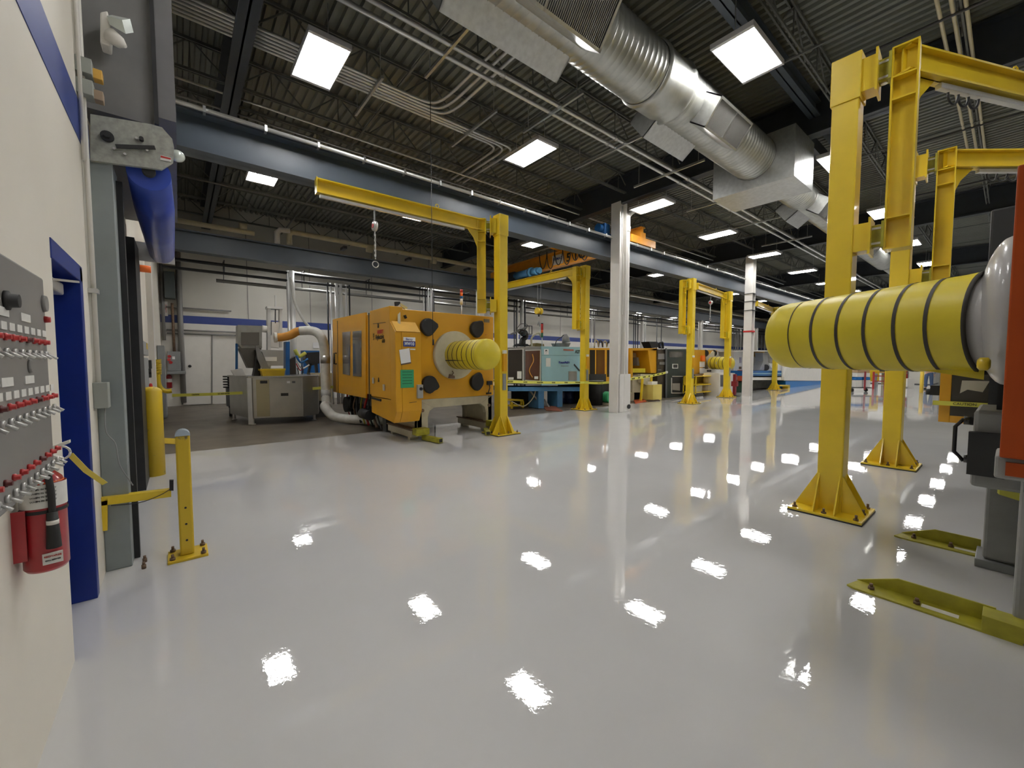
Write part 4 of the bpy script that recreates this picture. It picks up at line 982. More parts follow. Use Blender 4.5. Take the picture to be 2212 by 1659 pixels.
# control column at the front corner
cc = MB(); y0, y1 = 3.08, 3.60
cc.prism([(-8.42, y0, .50), (-7.28, y0, .40), (-7.16, y0, .62), (-7.16, y0, 2.10), (-7.38, y0, 2.30), (-7.41, y0, 2.30), (-7.41, y0, .83), (-8.42, y0, .83)], (0, .12, 0))
cc.prism([(-8.2, y0+.12, .50), (-7.28, y0+.12, .40), (-7.16, y0+.12, .62), (-7.16, y0+.12, 2.10), (-7.38, y0+.12, 2.30), (-8.2, y0+.12, 2.30)], (0, y1-y0-.12, 0))
cc.build('control_column', ORG, t, .012)
MB().prism([(-7.155, y0+.02, 2.11), (-7.155, y1-.02, 2.11), (-7.375, y1-.02, 2.31), (-7.375, y0+.02, 2.31)], (.006, 0, .006)).build('sloping_cap', ORL, t)
XC = -7.158
def fr(pix, m, nm, d=.006, x=XC): return MB().prism([at(a, b, 0, x) for a, b in pix], (d, 0, 0)).build(nm, m, t)
def frr(a0, b0, a1, b1, m, nm, d=.006, x=XC):
    p, q = at(a0, b0, 0, x), at(a1, b1, 0, x)
    return MB().box(x, x+d, p.y, q.y, q.z, p.z).build(nm, m, t)
frr(871, 728, 897, 737, PAP, 'name_sign'); frr(871, 737, 897, 749, NAV, 'number_sign', .007)
Y_ = Vector((0, 1, 0))
text('lettering', 'MW10', .088, at(884.5, 743, 0, XC+.009), Y_, Z_, TXW, t, bold=.002, sx=.78)
text('lettering', 'Berry', .06, at(884, 733, 0, XC+.008), Y_, Z_, NAV, t)
fr([(863, 757), (885, 753), (888, 785), (866, 789)], mat('clipboard_brown', (.12, .08, .05), .6), 'clipboard', .006)
fr([(862, 756), (884, 752), (887, 782), (866, 786)], PAP, 'paper_sheet', .010)
frr(886, 753, 897, 756, LAB, 'paper_strip')
frr(865, 799, 894, 837, GRN, 'green_notice')
for k in range(5): frr(869, 803+6.2*k, 890, 804.0+6.2*k, mat('dark_green_print', (.01, .12, .05), .6), 'notice_line', .007)
p = at(904, 845, 0, -7.2)
MB().box(XC-.02, XC+.06, p.y-.06, p.y+.05, p.z-.13, p.z+.13).build('push_button_box', mat('box_grey2', (.36, .36, .32), .5), t, .006)
MB().cyl((XC+.06, p.y, p.z+.05), (XC+.085, p.y, p.z+.05), .03).build('push_button', BLK, t)
MB().tube([at(884, 870, 0, XC)+Vector((.003, 0, 0)), at(900, 868, 0, XC)+Vector((.003, 0, 0))], .004, 4).build('score_line', TXT, t)
# bracket arm on top
MB().bar(at(862, 656, 0, -7.5), at(862, 712, 0, -7.30), .05).build('support_tube', BEI, t)
MB().bar(at(862, 657, 0, -7.55), at(878, 667, 0, -7.55), .07, .05).bar(at(875, 665, 0, -7.55), at(879, 681, 0, -7.5), .05).build('support_bracket', mat('pale_yellow', (.6, .5, .2), .5), t)
MB().bar(at(858, 652, 0, -7.5), at(859, 661, 0, -7.5), .09, .07).bar(at(873, 681, 0, -7.39), at(876, 688, 0, -7.39), .1, .03).build('support_clamp', BLK, t)
# teardrop tie-bar covers
for (a, b), ang in zip(((922, 706), (1027, 711), (925, 829), (1027, 825)), (.15, .9, -.35, 1.2)):
    c = at(a, b, 0, XF); c.x = XF; n = 20; pts = []
    for k in range(n):
        q = 2*PI*k/n; rr = .165
        tip = max(0, math.cos(q-ang))**14
        rr *= 1 + .38*tip + .18*max(0, math.cos(q+PI/2))**10
        pts.append(c+Vector((0, math.cos(q)*rr, math.sin(q)*rr)))
    MB().prism(pts, (.10, 0, 0)).build('tie_bar_cover', BLK, t, .02)
FC = Vector((XF, 4.47, 1.69))
MB().lathe(FC, (.09, 0, 0), [(0, .50), (.8, .50), (1, .48), (1, .30)], 40, caps=False).lathe(FC+Vector((.09, 0, 0)), (.02, 0, 0), [(0, .49), (1, .28)], 40, caps=False).build('barrel_flange', BEI, t)
MB().prism([at(a, b, 0, XF+.1) for a, b in ((970, 808), (981, 812), (981, 817), (968, 817))], (.03, 0, 0)).tube([at(977, 801, 0, XF+.12), at(980, 806, 0, XF+.12), at(975, 812, 0, XF+.12)], .01, 5).build('flange_clip', BRS, t)
br = MB(); a_ = Vector((XF+.05, 4.47, 1.69))
br.lathe(a_, (1.22, -.02, 0), [(0, .27), (.02, .285), (.93, .295), (.97, .288), (1, .27), (1.0, .0005)], 32, caps=False)
br.build('barrel_blanket', BLN, t)
for k in range(6):
    q = .14 + k*.145
    MB().lathe(a_+Vector((1.22*q, -.02*q, 0)), (.022, 0, 0), [(0, .2965), (1, .2965)], 32, caps=False).build('blanket_strap', STR, t)
MB().bar(a_+Vector((.05, -.27, -.11)), a_+Vector((1.12, -.28, -.11)), .006, .02).build('blanket_seam', STR, t)
MB().lathe(a_+Vector((1.14, -.02, 0)), (.012, 0, 0), [(0, .296), (1, .296)], 32, caps=False).build('end_seam', mat('seam_olive', (.4, .32, .05), .6), t)
# small things on the platen
frr(1045, 689, 1057, 697, mat('rating_plate', (.17, .14, .08), .5), 'rating_plate', .01, XF)
frr(1051, 823, 1061, 831, STK, 'hose_clip', .05, XF)
MB().tube([at(1057, 829, 0, XF+.03), at(1058, 838, 0, XF+.04), at(1054, 851, 0, XF+.03)], .012, 6).build('hanging_hose', STK, t)
frr(1050, 848, 1060, 851, STK, 'small_hook', .03, XF)
MB().tube([at(1048, 723, 0, XF+.004), at(1052, 723, 0, XF+.004)], .004, 4).build('score_line', TXR, t)
# stack light on the roof
p = at(997, 672, 0, -8.0)
MB().cyl((-8, p.y, 2.55), (-8, p.y, 2.86), .015, n=8).build('beacon_pole', SSM, t)
for k, m_ in enumerate((WHC, BLM, ORP, RDL)):
    MB().cyl((-8, p.y, 2.86+[0, .13, .19, .27][k]), (-8, p.y, 2.86+[.13, .19, .27, .34][k]), .032, n=12).build('beacon_lens', m_, t)
# beige legs and arch
XL = XF-.02; a = MB()
pts = [(3.62, .80), (5.46, .80), (5.46, .22), (5.30, .22), (5.30, .42), (5.26, .55), (5.14, .63), (4.00, .62), (3.90, .56), (3.86, .44), (3.86, .22), (3.62, .22)]
for xa in (XL, -8.3):
    ar = MB(); b_ = [Vector((xa, y, z)) for y, z in pts]
    ar.prism([b_[0], b_[1], b_[6], b_[7]], (-.12, 0, 0)); ar.prism([b_[1], b_[2], b_[3], b_[4], b_[5], b_[6]], (-.12, 0, 0)); ar.prism([b_[0], b_[7], b_[8], b_[9], b_[10], b_[11]], (-.12, 0, 0))
    ar.build('leg_frame', BEI, t, .006)
for y in (3.62, 5.36): MB().box(-8.4, XL, y, y+.1, .22, .8).build('leg_side', BEI, t)
for y in (3.74, 5.38): MB().cyl((XL, y, .58), (XL+.012, y, .58), .035, n=14).build('leg_plug', BRS, t)
for k, y in enumerate((3.56, 5.33)):
    MB().box(-8.55, XL+.02, y-.08, y+.17, .06, .20).box(-8.45, -8.35, y-.06, y+.12, 0, .06).box(-7.6, -7.5, y-.06, y+.12, 0, .06).build('skid_beam', BEI, t, .006)
    MB().box(-8.57, XL+.04, y-.10, y+.18, .20, .225).build('skid_rail', BRS, t)
    MB().box(XL+.02, XL+.22, y-.06, y+.22, .12, .25).build('skid_stop', OLV, t, .01)
t2 = [((-7.34, 3.72), (-6.80, 3.80)), ((-7.30, 5.20), (-6.90, 4.98))]
for A, B in t2:
    MB().bar((A[0], A[1], .055), (B[0], B[1], .055), .10, .09).build('square_tube', OLV, t, .004)
    v = Vector((B[0]-A[0], B[1]-A[1], 0)).normalized()
    MB().bar(Vector((B[0], B[1], .055)), Vector((B[0], B[1], .055))+v*.002, .075, .065).build('tube_mouth', STK, t)
# under-body machinery
MB().box(-11.2, -8.6, 3.5, 5.2, .5, .84).box(-10.9, -10.5, 3.5, 5.2, 0, .5).box(-8.9, -8.7, 3.5, 3.7, .0, .6).build('lower_frame', GRD, t)
for k in range(9):
    x = -11 + k*.26
    MB().tube(spline([(x, 3.4+.05*(k % 3), .85), (x+.1, 3.35, .5), (x-.05, 3.42, .3), (x+.2, 3.4, .08)], 4), .02+.01*(k % 2), 6).build('under_hose', [RDL, STK, BRS, STK, OLV][k % 5], t)
MB().cyl((-10.9, 3.3, .45), (-10.9, 3.6, .45), .2, n=16).build('pump_motor', STK, t); MB().cyl((-9.6, 3.3, .35), (-9.1, 3.3, .35), .12).build('pump_motor', STK, t)
solo('hanging_cable', MB().tube([at(935, 735, 0, -7.05), Vector((-7.05, at(935, 735, 0, -7.05).y, 6.9))], .006, 5), STK, 'thin cable hanging straight down from the roof in front of the big orange machine', 'cable')
p = at(936, 740, 0, -7.05)
solo('cable_plug', MB().cyl((p.x, p.y, p.z-.05), (p.x, p.y, p.z+.06), .018, n=8), STK, 'small black plug at the end of the cable hanging before the orange machine', 'plug')

# ================================================================== LIGHT BLUE MACHINE (left of the white column)
X2 = -9.75
t = thing('moulding_machine', 'light blue moulding machine marked 9 and A27, behind the second yellow jib crane', 'machine', (X2, 9.6, 0))
def p2(pix, d, m, nm, x=X2, bevel=0, par=None): return MB().prism([at(a, b, 0, x) for a, b in pix], (d, 0, 0)).build(nm, m, par or t, bevel)
p2([(1170, 748), (1262, 750), (1262, 829), (1170, 833)], -2.4, LBL, 'blue_body', bevel=.01)
p2([(1092, 751), (1170, 748), (1170, 833), (1092, 826)], -1.6, GRP, 'door_frame_body', X2-.05)
for pts in (((1098, 756), (1128, 755), (1128, 822), (1098, 820)), ((1135, 758), (1166, 757), (1165, 822), (1135, 820))):
    f = p2([(pts[0][0]-2, pts[0][1]-2), (pts[1][0]+2, pts[1][1]-2), (pts[2][0]+2, pts[2][1]+2), (pts[3][0]-2, pts[3][1]+2)], .03, SSM, 'door_frame', X2-.05)
    p2(pts, .012, BGL if pts[0][0] > 1120 else DGL, 'tinted_window', X2-.018, par=f)
p2([(1117, 802), (1126, 802), (1126, 818), (1117, 818)], .01, LAB, 'warning_label', X2-.004)
p2([(1098, 815), (1109, 815), (1109, 820), (1098, 820)], .01, LAB, 'warning_label', X2-.004)
p2([(1154, 813), (1162, 813), (1162, 819), (1154, 819)], .01, LAB, 'warning_label', X2-.004)
MB().tube(spline([at(1150, 765, 0, X2+.0), at(1152, 780, 0, X2+.0), at(1143, 800, 0, X2+.0), at(1150, 815, 0, X2)], 5), .018, 6).build('yellow_hose', mat('hose_orange', (.55, .25, .03), .5), t)
p2([(1170, 767), (1262, 768), (1262, 769), (1170, 768)], .006, mat('seam_blue', (.16, .28, .31), .5), 'panel_seam')
p2([(1175, 754), (1185, 754), (1185, 766), (1175, 766)], .006, PAP, 'number_plate')
text('lettering', '9', .17, at(1180, 760.3, 0, X2+.01), Y_, Z_, TXT, t, bold=.006)
text('lettering', 'A27', .17, at(1247.5, 760, 0, X2+.01), Y_, Z_, TXT, t, bold=.003, sx=.85)
text('lettering', 'KraussMaffei', .11, at(1219, 783, 0, X2+.01), Y_, Z_, NAV, t, bold=.004, sx=.95)
p2([(1217, 754), (1239, 755), (1239, 758), (1217, 757)], .006, mat('faded_red', (.45, .10, .05), .6), 'red_stripe')
p2([(1179, 773.5), (1189, 773.5), (1189, 792), (1179, 792)], .006, LAB, 'paper_sheet')
MB().bar(at(1240, 787, 0, X2+.01), at(1252, 801, 0, X2+.01), .012, .05).build('black_swoosh', STK, t)
p2([(1228, 802), (1246, 802), (1246, 822), (1228, 822)], .008, SST, 'steel_pocket')
p2([(1212, 790), (1228, 790), (1228, 791), (1212, 791)], .006, GRP, 'small_print')
p2([(1100, 836), (1262, 836), (1262, 845), (1100, 845)], -1.2, MBL, 'base_beam', X2-.1)
for pts in (((1163, 845), (1175, 845), (1175, 882), (1163, 882)), ((1204, 845), (1215, 845), (1215, 882), (1204, 880))): p2(pts, -.5, MBL, 'leg', X2-.15)
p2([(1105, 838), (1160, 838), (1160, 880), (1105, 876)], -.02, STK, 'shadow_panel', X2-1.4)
MB().bar(at(1145, 845, 0, X2-.3), at(1178, 886, 0, X2-.2), .05).bar(at(1175, 862, 0, X2-.3), at(1190, 885, 0, X2-.2), .05).build('brace', GRP, t)
# things around and on it
q = gnd(1120, 880)
t = thing('step_stool', 'low yellow steel step platform on the concrete floor beside the nearest mast', 'step', (q.x, q.y, 0))
st = MB(); P_ = lambda a, b: at(a, b, 0, -10.3)
st.prism([P_(1094, 861), (P_(1131, 863)), (P_(1131, 867)), (P_(1094, 865))], (-.5, 0, 0)).build('tread', YEL, t)
for a, b, c in ((1128, 867, 881), (1104, 867, 883), (1126, 867, 876)): MB().prism([P_(a, b), P_(a+4, b), P_(a+4, c), P_(a, c)], (-.06, 0, 0)).build('leg', YEL, t)
MB().prism([P_(1099, 874), P_(1128, 874), P_(1128, 878), P_(1099, 878)], (-.3, 0, 0)).build('lower_step', YEL, t)
solo('floor_hose', MB().tube(spline([at(1158, 838, 0, -9.9), at(1152, 858, 0, -10), at(1138, 874, 0, -10.1), at(1125, 877, 0, -10.1), at(1105, 867, 0, -10.2)], 6), .018, 6), CRM, 'pale hose drooping from the light blue machine to the yellow step', 'hose')
for k, (a, b, c, d) in enumerate(((1219, 838, 1236, 880), (1240, 838, 1256, 882))):
    p0, p1 = at(a, b, 0, -10.6), at(c, d, 0, -10.6)
    t = thing('plastic_drum', ['dark blue plastic drum under the light blue machine, left of two', 'dark blue plastic drum under the light blue machine, right of two'][k], 'drum', (-10.6, (p0.y+p1.y)/2, 0))
    h_ = p0.z; rr = (p1.y-p0.y)/2
    MB().lathe((-10.6, (p0.y+p1.y)/2, 0), (0, 0, 1), [(0, rr*.9), (.03, rr), (h_*.33, rr), (h_*.35, rr*1.03), (h_*.37, rr), (h_*.66, rr), (h_*.68, rr*1.03), (h_*.7, rr), (h_, rr)], 20).build('drum_body', mat('drum_blue', (.008, .02, .09), .35), t)
q = gnd(1190, 886)
solo('oil_absorbent', MB().prism([gnd(1172, 878), gnd(1200, 878), gnd(1215, 889), gnd(1180, 887)], (0, 0, .02)), mat('rust_cloth', (.20, .06, .03), .8), 'rust-coloured mat on the concrete under the light blue machine', 'mat')
t = thing('stack_light', 'red, amber and green stack light on the light blue machine', 'stack light', at(1171, 748, 0, -10.2))
for k, (m_, a, b) in enumerate(((RDL, 700, 713), (ORP, 713, 719), (mat('green_lens', (.01, .10, .04), .3), 719, 729), (STK, 698, 700))):
    A, B = at(1171, a, 0, -10.2), at(1171, b, 0, -10.2)
    MB().cyl(B, A, .04, n=12).build('lens', m_, t)
MB().cyl(at(1171, 748, 0, -10.2), at(1171, 729, 0, -10.2), .018, n=8).build('pole', SSM, t)
t = thing('handling_robot', 'black articulated robot arm on top of the light blue machine near its left end', 'robot', at(1135, 749, 0, -11))
P_ = lambda a, b: at(a, b, 0, -11)
MB().tube(spline([P_(1126, 748), P_(1128, 735), P_(1136, 728), P_(1134, 718), P_(1122, 716)], 6), .09, 10).sph(P_(1130, 720), .12).build('arm_body', BLG, t)
MB().bar(P_(1104, 722), P_(1138, 706), .07, .05).build('forearm', GRP, t)
MB().tube(spline([P_(1117, 710), P_(1125, 700), P_(1138, 701), P_(1138, 708), P_(1128, 714), P_(1118, 712)], 6), .012, 5).build('cable_loop', STK, t)
MB().prism([P_(1118, 748), P_(1146, 748), P_(1140, 743), P_(1126, 742)], (-.3, 0, 0)).build('arm_base', STK, t)
solo('pipe_rack', MB().tube([P_(1136, 704), P_(1149, 704), P_(1149, 722), P_(1136, 722)], .02, 5).tube([P_(1143, 704), P_(1143, 722)], .015, 5), STK, 'small black rectangular pipe frame above the light blue machine', 'frame')
t = thing('work_lamp', 'hooded grey work lamp over a tray on top of the light blue machine', 'lamp', at(1220, 748, 0, -10.4))
P_ = lambda a, b: at(a, b, 0, -10.4)
MB().prism([P_(1207, 741), P_(1233, 741), P_(1229, 749), P_(1211, 749)], (-.4, 0, 0)).build('tray', GRP, t)
MB().lathe(P_(1221, 722), (0, .05, -.30), [(0, .06), (.5, .14), (1, .15)], 18).build('hood', GRP, t)
MB().lathe(P_(1222, 731), (0, .02, -.14), [(0, .10), (1, .07)], 14).build('lamp_body', BLG, t)
MB().tube(spline([P_(1198, 748), P_(1203, 735), P_(1212, 729), P_(1217, 724)], 5), .018, 6).build('lamp_arm', STK, t)
t = thing('hose_assembly', 'beige hoses and valves on the roof of the light blue machine beside the stack light', 'hoses', at(1155, 748, 0, -10.8))
P_ = lambda a, b: at(a, b, 0, -10.8)
MB().tube(spline([P_(1149, 748), P_(1148, 732), P_(1156, 722), P_(1165, 720), P_(1169, 728)], 6), .035, 8).build('hose', BEI, t)
MB().prism([P_(1155, 748), P_(1176, 748), P_(1175, 743), P_(1160, 741), P_(1156, 744)], (-.3, 0, 0)).build('valve_block', mat('brass_dull', (.25, .19, .07), .4, .5), t)

# ================================================================== ORANGE MACHINES RIGHT OF IT
X3 = -9.7
t = thing('moulding_machine', 'orange machine with dark tinted windows, partly behind the white column with drain pipe', 'machine', (X3, 12.5, 0))
p2([(1264, 752), (1361, 752), (1361, 824), (1264, 824)], -2.2, ORG, 'orange_body', X3)
for pts in (((1274, 756), (1285, 756), (1285, 808), (1274, 808)), ((1288, 756), (1306, 756), (1306, 808), (1288, 808)), ((1311, 756), (1323, 756), (1323, 814), (1311, 814))):
    p2(pts, .01, BGL if pts[0][0] == 1288 else DGL, 'tinted_window', X3)
p2([(1266, 808), (1308, 808), (1308, 824), (1266, 824)], .03, STK, 'control_desk', X3)
p2([(1350, 785), (1361, 785), (1361, 799), (1350, 799)], .01, PAP, 'paper_sheet', X3)
p2([(1268, 824), (1330, 824), (1330, 866), (1268, 868)], -1.5, STK, 'dark_base', X3-.2)
p2([(1352, 824), (1366, 824), (1366, 866), (1352, 866)], -.5, GRP, 'base_valves', X3-.1)
for k in range(4): MB().tube(spline([at(1284+9*k, 748, 0, -10.6), at(1286+9*k, 735+2*k, 0, -10.6), at(1291+9*k, 738, 0, -10.6), at(1293+9*k, 750, 0, -10.6)], 5), .03, 6).build('roof_hose', [BEI, STK, BEI, STK][k], t)
q = gnd(1290, 872)
t = thing('drum_barrel', 'black drum with pale rim left of the white column foot', 'drum', (-9.55, 11.2, 0))
p0 = at(1272, 818, 0, -9.55); p1 = at(1298, 868, 0, -9.55)
MB().lathe((-9.55, (p0.y+p1.y)/2, 0), (0, 0, 1), [(0, .27), (.85, .29), (.86, .30), (.9, .30)], 22).build('drum_body', BLK, t)
MB().lathe((-9.55, (p0.y+p1.y)/2, .88), (0, 0, 1), [(0, .305), (.02, .305)], 22, caps=False).build('drum_rim', SSM, t)
p0 = at(1310, 855, 0, -9.3)
t = thing('hose_reel', 'green hose coiled on a reel on the floor beside the white column foot', 'hose reel', (-9.3, p0.y, 0))
for k in range(5): MB().lathe((-9.35+.05*k, p0.y, .28), (.04, 0, 0), [(0, .17), (.25, .21), (.75, .21), (1, .17)], 22).build('hose_coil', GRH, t)
MB().lathe((-9.08, p0.y, .28), (.03, 0, 0), [(0, .10), (1, .09)], 16).box(-9.4, -9.0, p0.y-.12, p0.y+.12, 0, .08).build('reel_hub', mat('reel_cream', (.45, .40, .28), .5), t)

X4 = -9.55
t = thing('moulding_machine', 'orange machine on a beige base with yellow posts, right of the drain-pipe column', 'machine', (X4, 14.2, 0))
p2([(1366, 752), (1420, 752), (1420, 757), (1366, 757)], -1.6, ORG, 'roof_panel', X4)
p2([(1400, 755), (1420, 752), (1420, 806), (1406, 806)], -1.2, ORG, 'right_panel', X4, .01)
p2([(1362, 754), (1367, 754), (1367, 820), (1362, 820)], -1.2, ORG, 'left_panel', X4)
p2([(1367, 757), (1400, 757), (1400, 800), (1367, 800)], -.05, mat('dim_machinery', (.10, .11, .11), .35, .4, noise=.6, scale=9), 'inner_machinery', X4-.9)
p2([(1372, 762), (1392, 762), (1392, 772), (1372, 772)], -.2, SSM, 'inner_block', X4-.6); p2([(1376, 772), (1384, 772), (1384, 790), (1376, 790)], -.2, GRP, 'inner_block', X4-.5)
p2([(1367, 796), (1394, 796), (1394, 805), (1367, 805)], -.3, BLN, 'wrapped_barrel', X4-.1)
p2([(1366, 812), (1408, 808), (1406, 848), (1366, 848)], -.9, BEI, 'base_body', X4-.05, .01)
p2([(1377, 808), (1394, 808), (1398, 822), (1390, 832), (1378, 826)], .15, BEI, 'base_casting', X4)
for pts in (((1362, 848), (1370, 848), (1370, 866), (1362, 866)), ((1399, 846), (1405, 846), (1405, 864), (1399, 864))): p2(pts, -.2, BEI, 'leg', X4-.05)
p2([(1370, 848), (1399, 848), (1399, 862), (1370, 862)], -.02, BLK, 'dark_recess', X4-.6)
for A, B in (((1388, 818), (1384, 866)), ((1407, 812), (1406, 864))): MB().bar(at(*A, 0, X4+.25), at(*B, 0, X4+.25), .07).build('yellow_post', YEL, t)
X_o = thing('storage_locker', 'plain yellow steel locker with a box on top, at the edge of the glossy floor', 'locker', (-9.2, 15.2, 0))
q0, q1 = gnd(1408, 864), gnd(1431, 867)
MB().box(-9.7, -9.12, at(1411, 840, 0, -9.12).y, at(1430, 840, 0, -9.12).y, 0, at(1420, 831, 0, -9.12).z).build('locker_body', mat('pale_yellow_paint', (.68, .56, .14), .45), X_o, .01)
solo('supply_box', MB().box(-9.6, -9.2, at(1412, 831, 0, -9.12).y, at(1424, 831, 0, -9.12).y, at(1420, 831, 0, -9.12).z, at(1420, 831, 0, -9.12).z+.13), LAB, 'small white box on top of the plain yellow locker', 'box')
for k, pts in enumerate((((1369, 866), (1388, 862), (1397, 868), (1372, 872)), ((1396, 860), (1412, 859), (1426, 866), (1400, 867)))):
    solo('floor_mat', MB().prism([gnd(*p) for p in pts], (0, 0, .03)), mat('orange_mat', (.50, .09, .02), .7) if k == 0 else BRN, ['bright orange mat on the floor before the beige machine base', 'brown tray on the floor beside the plain yellow locker'][k], 'mat')
solo('handling_robot', MB().prism([at(a, b, 0, X4-.5) for a, b in ((1402, 738), (1420, 738), (1424, 750), (1408, 752))], (-.4, 0, 0)).tube(spline([at(1425, 752, 0, X4-.5), at(1424, 742, 0, X4-.5), at(1431, 740, 0, X4-.5), at(1432, 753, 0, X4-.5)], 5), .05, 8), STK, 'black robot head with a cable loop on the orange machine right of the column', 'robot')
# dark green machine
X5 = -9.45
t = thing('moulding_machine', 'dark green machine with a small square screen, left of the third yellow jib crane', 'machine', (X5, 17.3, 0))
p2([(1439, 754), (1486, 754), (1486, 856), (1439, 860)], -1.8, DGR, 'green_body', X5, .01)
p2([(1420, 755), (1439, 754), (1439, 860), (1420, 858)], -1.8, mat('dark_cage', (.05, .04, .03), .3, noise=.5, scale=5), 'glazed_side', X5-.05)
p2([(1437, 752), (1440, 752), (1440, 860), (1437, 860)], .02, GRD, 'corner_post', X5)
p2([(1445, 760), (1475, 760), (1475, 772), (1445, 772)], .01, CGL, 'upper_window', X5)
p2([(1452, 786), (1464, 786), (1464, 796), (1452, 796)], .015, WHT, 'screen_frame', X5); p2([(1453.5, 787.5), (1462.5, 787.5), (1462.5, 794.5), (1453.5, 794.5)], .02, BLK, 'screen', X5)
p2([(1450, 812), (1475, 812), (1475, 852), (1450, 852)], .006, BLK, 'lower_opening', X5)
for pts in (((1451, 812), (1475, 812), (1475, 814), (1451, 814)), ((1449, 816), (1451, 816), (1451, 850), (1449, 850)), ((1473, 816), (1475, 816), (1475, 850), (1473, 850)), ((1451, 848), (1475, 848), (1475, 850), (1451, 850))): p2(pts, .02, SSM, 'opening_rail', X5)
p2([(1452, 828), (1468, 828), (1468, 844), (1452, 842)], .02, mat('grey_parcel', (.30, .27, .22), .6), 'wrapped_part', X5)
for pts in (((1421, 764), (1436, 764), (1436, 776), (1421, 776)), ((1424, 782), (1437, 782), (1437, 788), (1424, 788)), ((1421, 798), (1428, 798), (1428, 800), (1421, 800))): p2(pts, .01, GRP, 'inner_part', X5-.04)
MB().cyl(at(1440, 804, 0, X5), at(1440, 804, 0, X5+.06), .06, n=12).build('tape_roll', LAB, t)
# orange body + barrel behind tool cart
X6 = -9.6
t = thing('moulding_machine', 'orange and beige machine with a short yellow-wrapped barrel behind the tool cart', 'machine', (X6, 20.5, 0))
p2([(1488, 755), (1549, 757), (1549, 760), (1500, 815), (1488, 850)], -1.4, ORG, 'orange_body', X6)
p2([(1502, 756), (1549, 757), (1549, 815), (1502, 815)], -1.0, ORG, 'platen', X6-.3)
p2([(1524, 765), (1530, 758), (1537, 765), (1548, 772), (1545, 800), (1520, 800), (1514, 772)], .25, BEI, 'beige_casting', X6-.2)
for a, b in ((1523, 763), (1541, 763)): MB().cyl(at(a, b, 0, X6-.1), at(a, b, 0, X6), .17, n=14).build('tie_bar_cover', BLK, t)
p2([(1521, 797), (1552, 797), (1552, 806), (1521, 806)], .3, WHT, 'control_box', X6)
for a in (1527, 1532): p2([(a, 799), (a+4, 799), (a+4, 803), (a, 803)], .01, STK, 'gauge', X6+.3)
for pts in (((1511, 781), (1522, 781), (1522, 793), (1511, 793)), ((1511, 795), (1522, 795), (1522, 807), (1511, 807))): p2(pts, .01, PAP, 'paper_sheet', X6)
p2([(1513, 768), (1519, 768), (1519, 780), (1513, 780)], .1, ORP, 'small_sign', X6)
A, B = at(1536, 784, 0, X6+.2), at(1580, 785, 0, -8.35)
MB().lathe(A, B-A, [(0, .27), (.04, .30), (.94, .31), (1, .27), (1, .0005)], 24, caps=False).build('barrel_blanket', BLN, t)
for k in range(4):
    c = A+(B-A)*(.15+.2*k); MB().lathe(c, (B-A).normalized()*.03, [(0, .315), (1, .315)], 24, caps=False).build('blanket_strap', STR, t)
c = A+(B-A)*.25
MB().lathe(c+Vector((.22, -.22, 0)), (.05, -.05, 0), [(0, .15), (1, .13)], 18).build('gauge_disc', GRY, t)
# tool cart
t = thing('tool_cart', 'yellow two-shelf steel cart loaded with parts, between two yellow jib cranes', 'cart', (-8.6, 18.1, 0))
XT = -8.75
q0 = at(1503, 850, 0, XT); q1 = at(1548, 850, 0, XT)
YA, YB = q0.y, q1.y; zt = at(1525, 812, 0, XT).z
for z in (.22, .55, zt): MB().box(XT-.6, XT, YA, YB, z-.03, z+.01).build('shelf', YEL, t)
MB().box(XT-.6, XT-.58, YA, YB, .55, zt).build('back_sheet', YELW, t)
for x in (XT-.6, XT-.04):
    for y in (YA, YB-.04): MB().box(x, x+.04, y, y+.04, .14, zt).build('corner_post', YEL, t)
for x in (XT-.57, XT-.03):
    for y in (YA+.03, YB-.03): MB().cyl((x-.02, y, .07), (x+.02, y, .07), .07, n=12).build('caster', BLK, t)
solo('parts_tray', MB().box(XT-.5, XT-.1, YA+.1, YA+.8, zt+.01, zt+.07), BRS, 'brown tray of tools on the top shelf of the yellow cart', 'tray')
solo('plastic_jug', MB().lathe((XT-.25, YB-.5, .56), (0, 0, 1), [(0, .14), (.25, .15), (.33, .08), (.36, .05)], 16), mat('milky_plastic', (.55, .48, .30), .5), 'milky plastic jug on the middle shelf of the yellow cart', 'jug')
solo('supply_box', MB().box(XT-.4, XT-.1, YB-.6, YB-.25, .23, .50), PAP, 'white box on the bottom shelf of the yellow cart, right side', 'box')
solo('supply_box', MB().box(XT-.5, XT-.1, YA+.1, YA+.75, .23, .48), BEI, 'beige box on the bottom shelf of the yellow cart, left side', 'box')
# white cabinets beyond
t = thing('control_cabinet', 'low white cabinet directly behind the mast right of the tool cart', 'cabinet', (-8.2, 19.7, 0))
p2([(1553, 806), (1588, 806), (1588, 858), (1553, 858)], -.7, WHT, 'cabinet_body', -8.4, .01)
p2([(1556, 810), (1562, 810), (1562, 835), (1556, 835)], .01, GRD, 'vent', -8.4)
t = thing('control_cabinet', 'tall white machine cabinet between the fourth yellow mast and the red-banded column', 'cabinet', (-9.0, 24, 0))
p2([(1585, 758), (1606, 758), (1606, 838), (1585, 838)], -.8, WHT, 'cabinet_body', -9.3, .02)
for pts, m_ in ((((1597, 772), (1601, 772), (1601, 784), (1597, 784)), mat('lilac_label', (.4, .36, .45), .5)), (((1596, 792), (1601, 792), (1601, 797), (1596, 797)), BRS), (((1596, 799), (1600, 799), (1600, 812), (1596, 812)), LAB), (((1588, 813), (1592, 813), (1592, 825), (1588, 825)), BLK)): p2(pts, .02, m_, 'small_panel', -9.3)
q = gnd(1596, 855); q = Vector((-8.02, 19.75, 0))
t = thing('stanchion', 'dark red stanchion post on a round black base beyond the tool cart', 'stanchion', (q.x, q.y, 0))
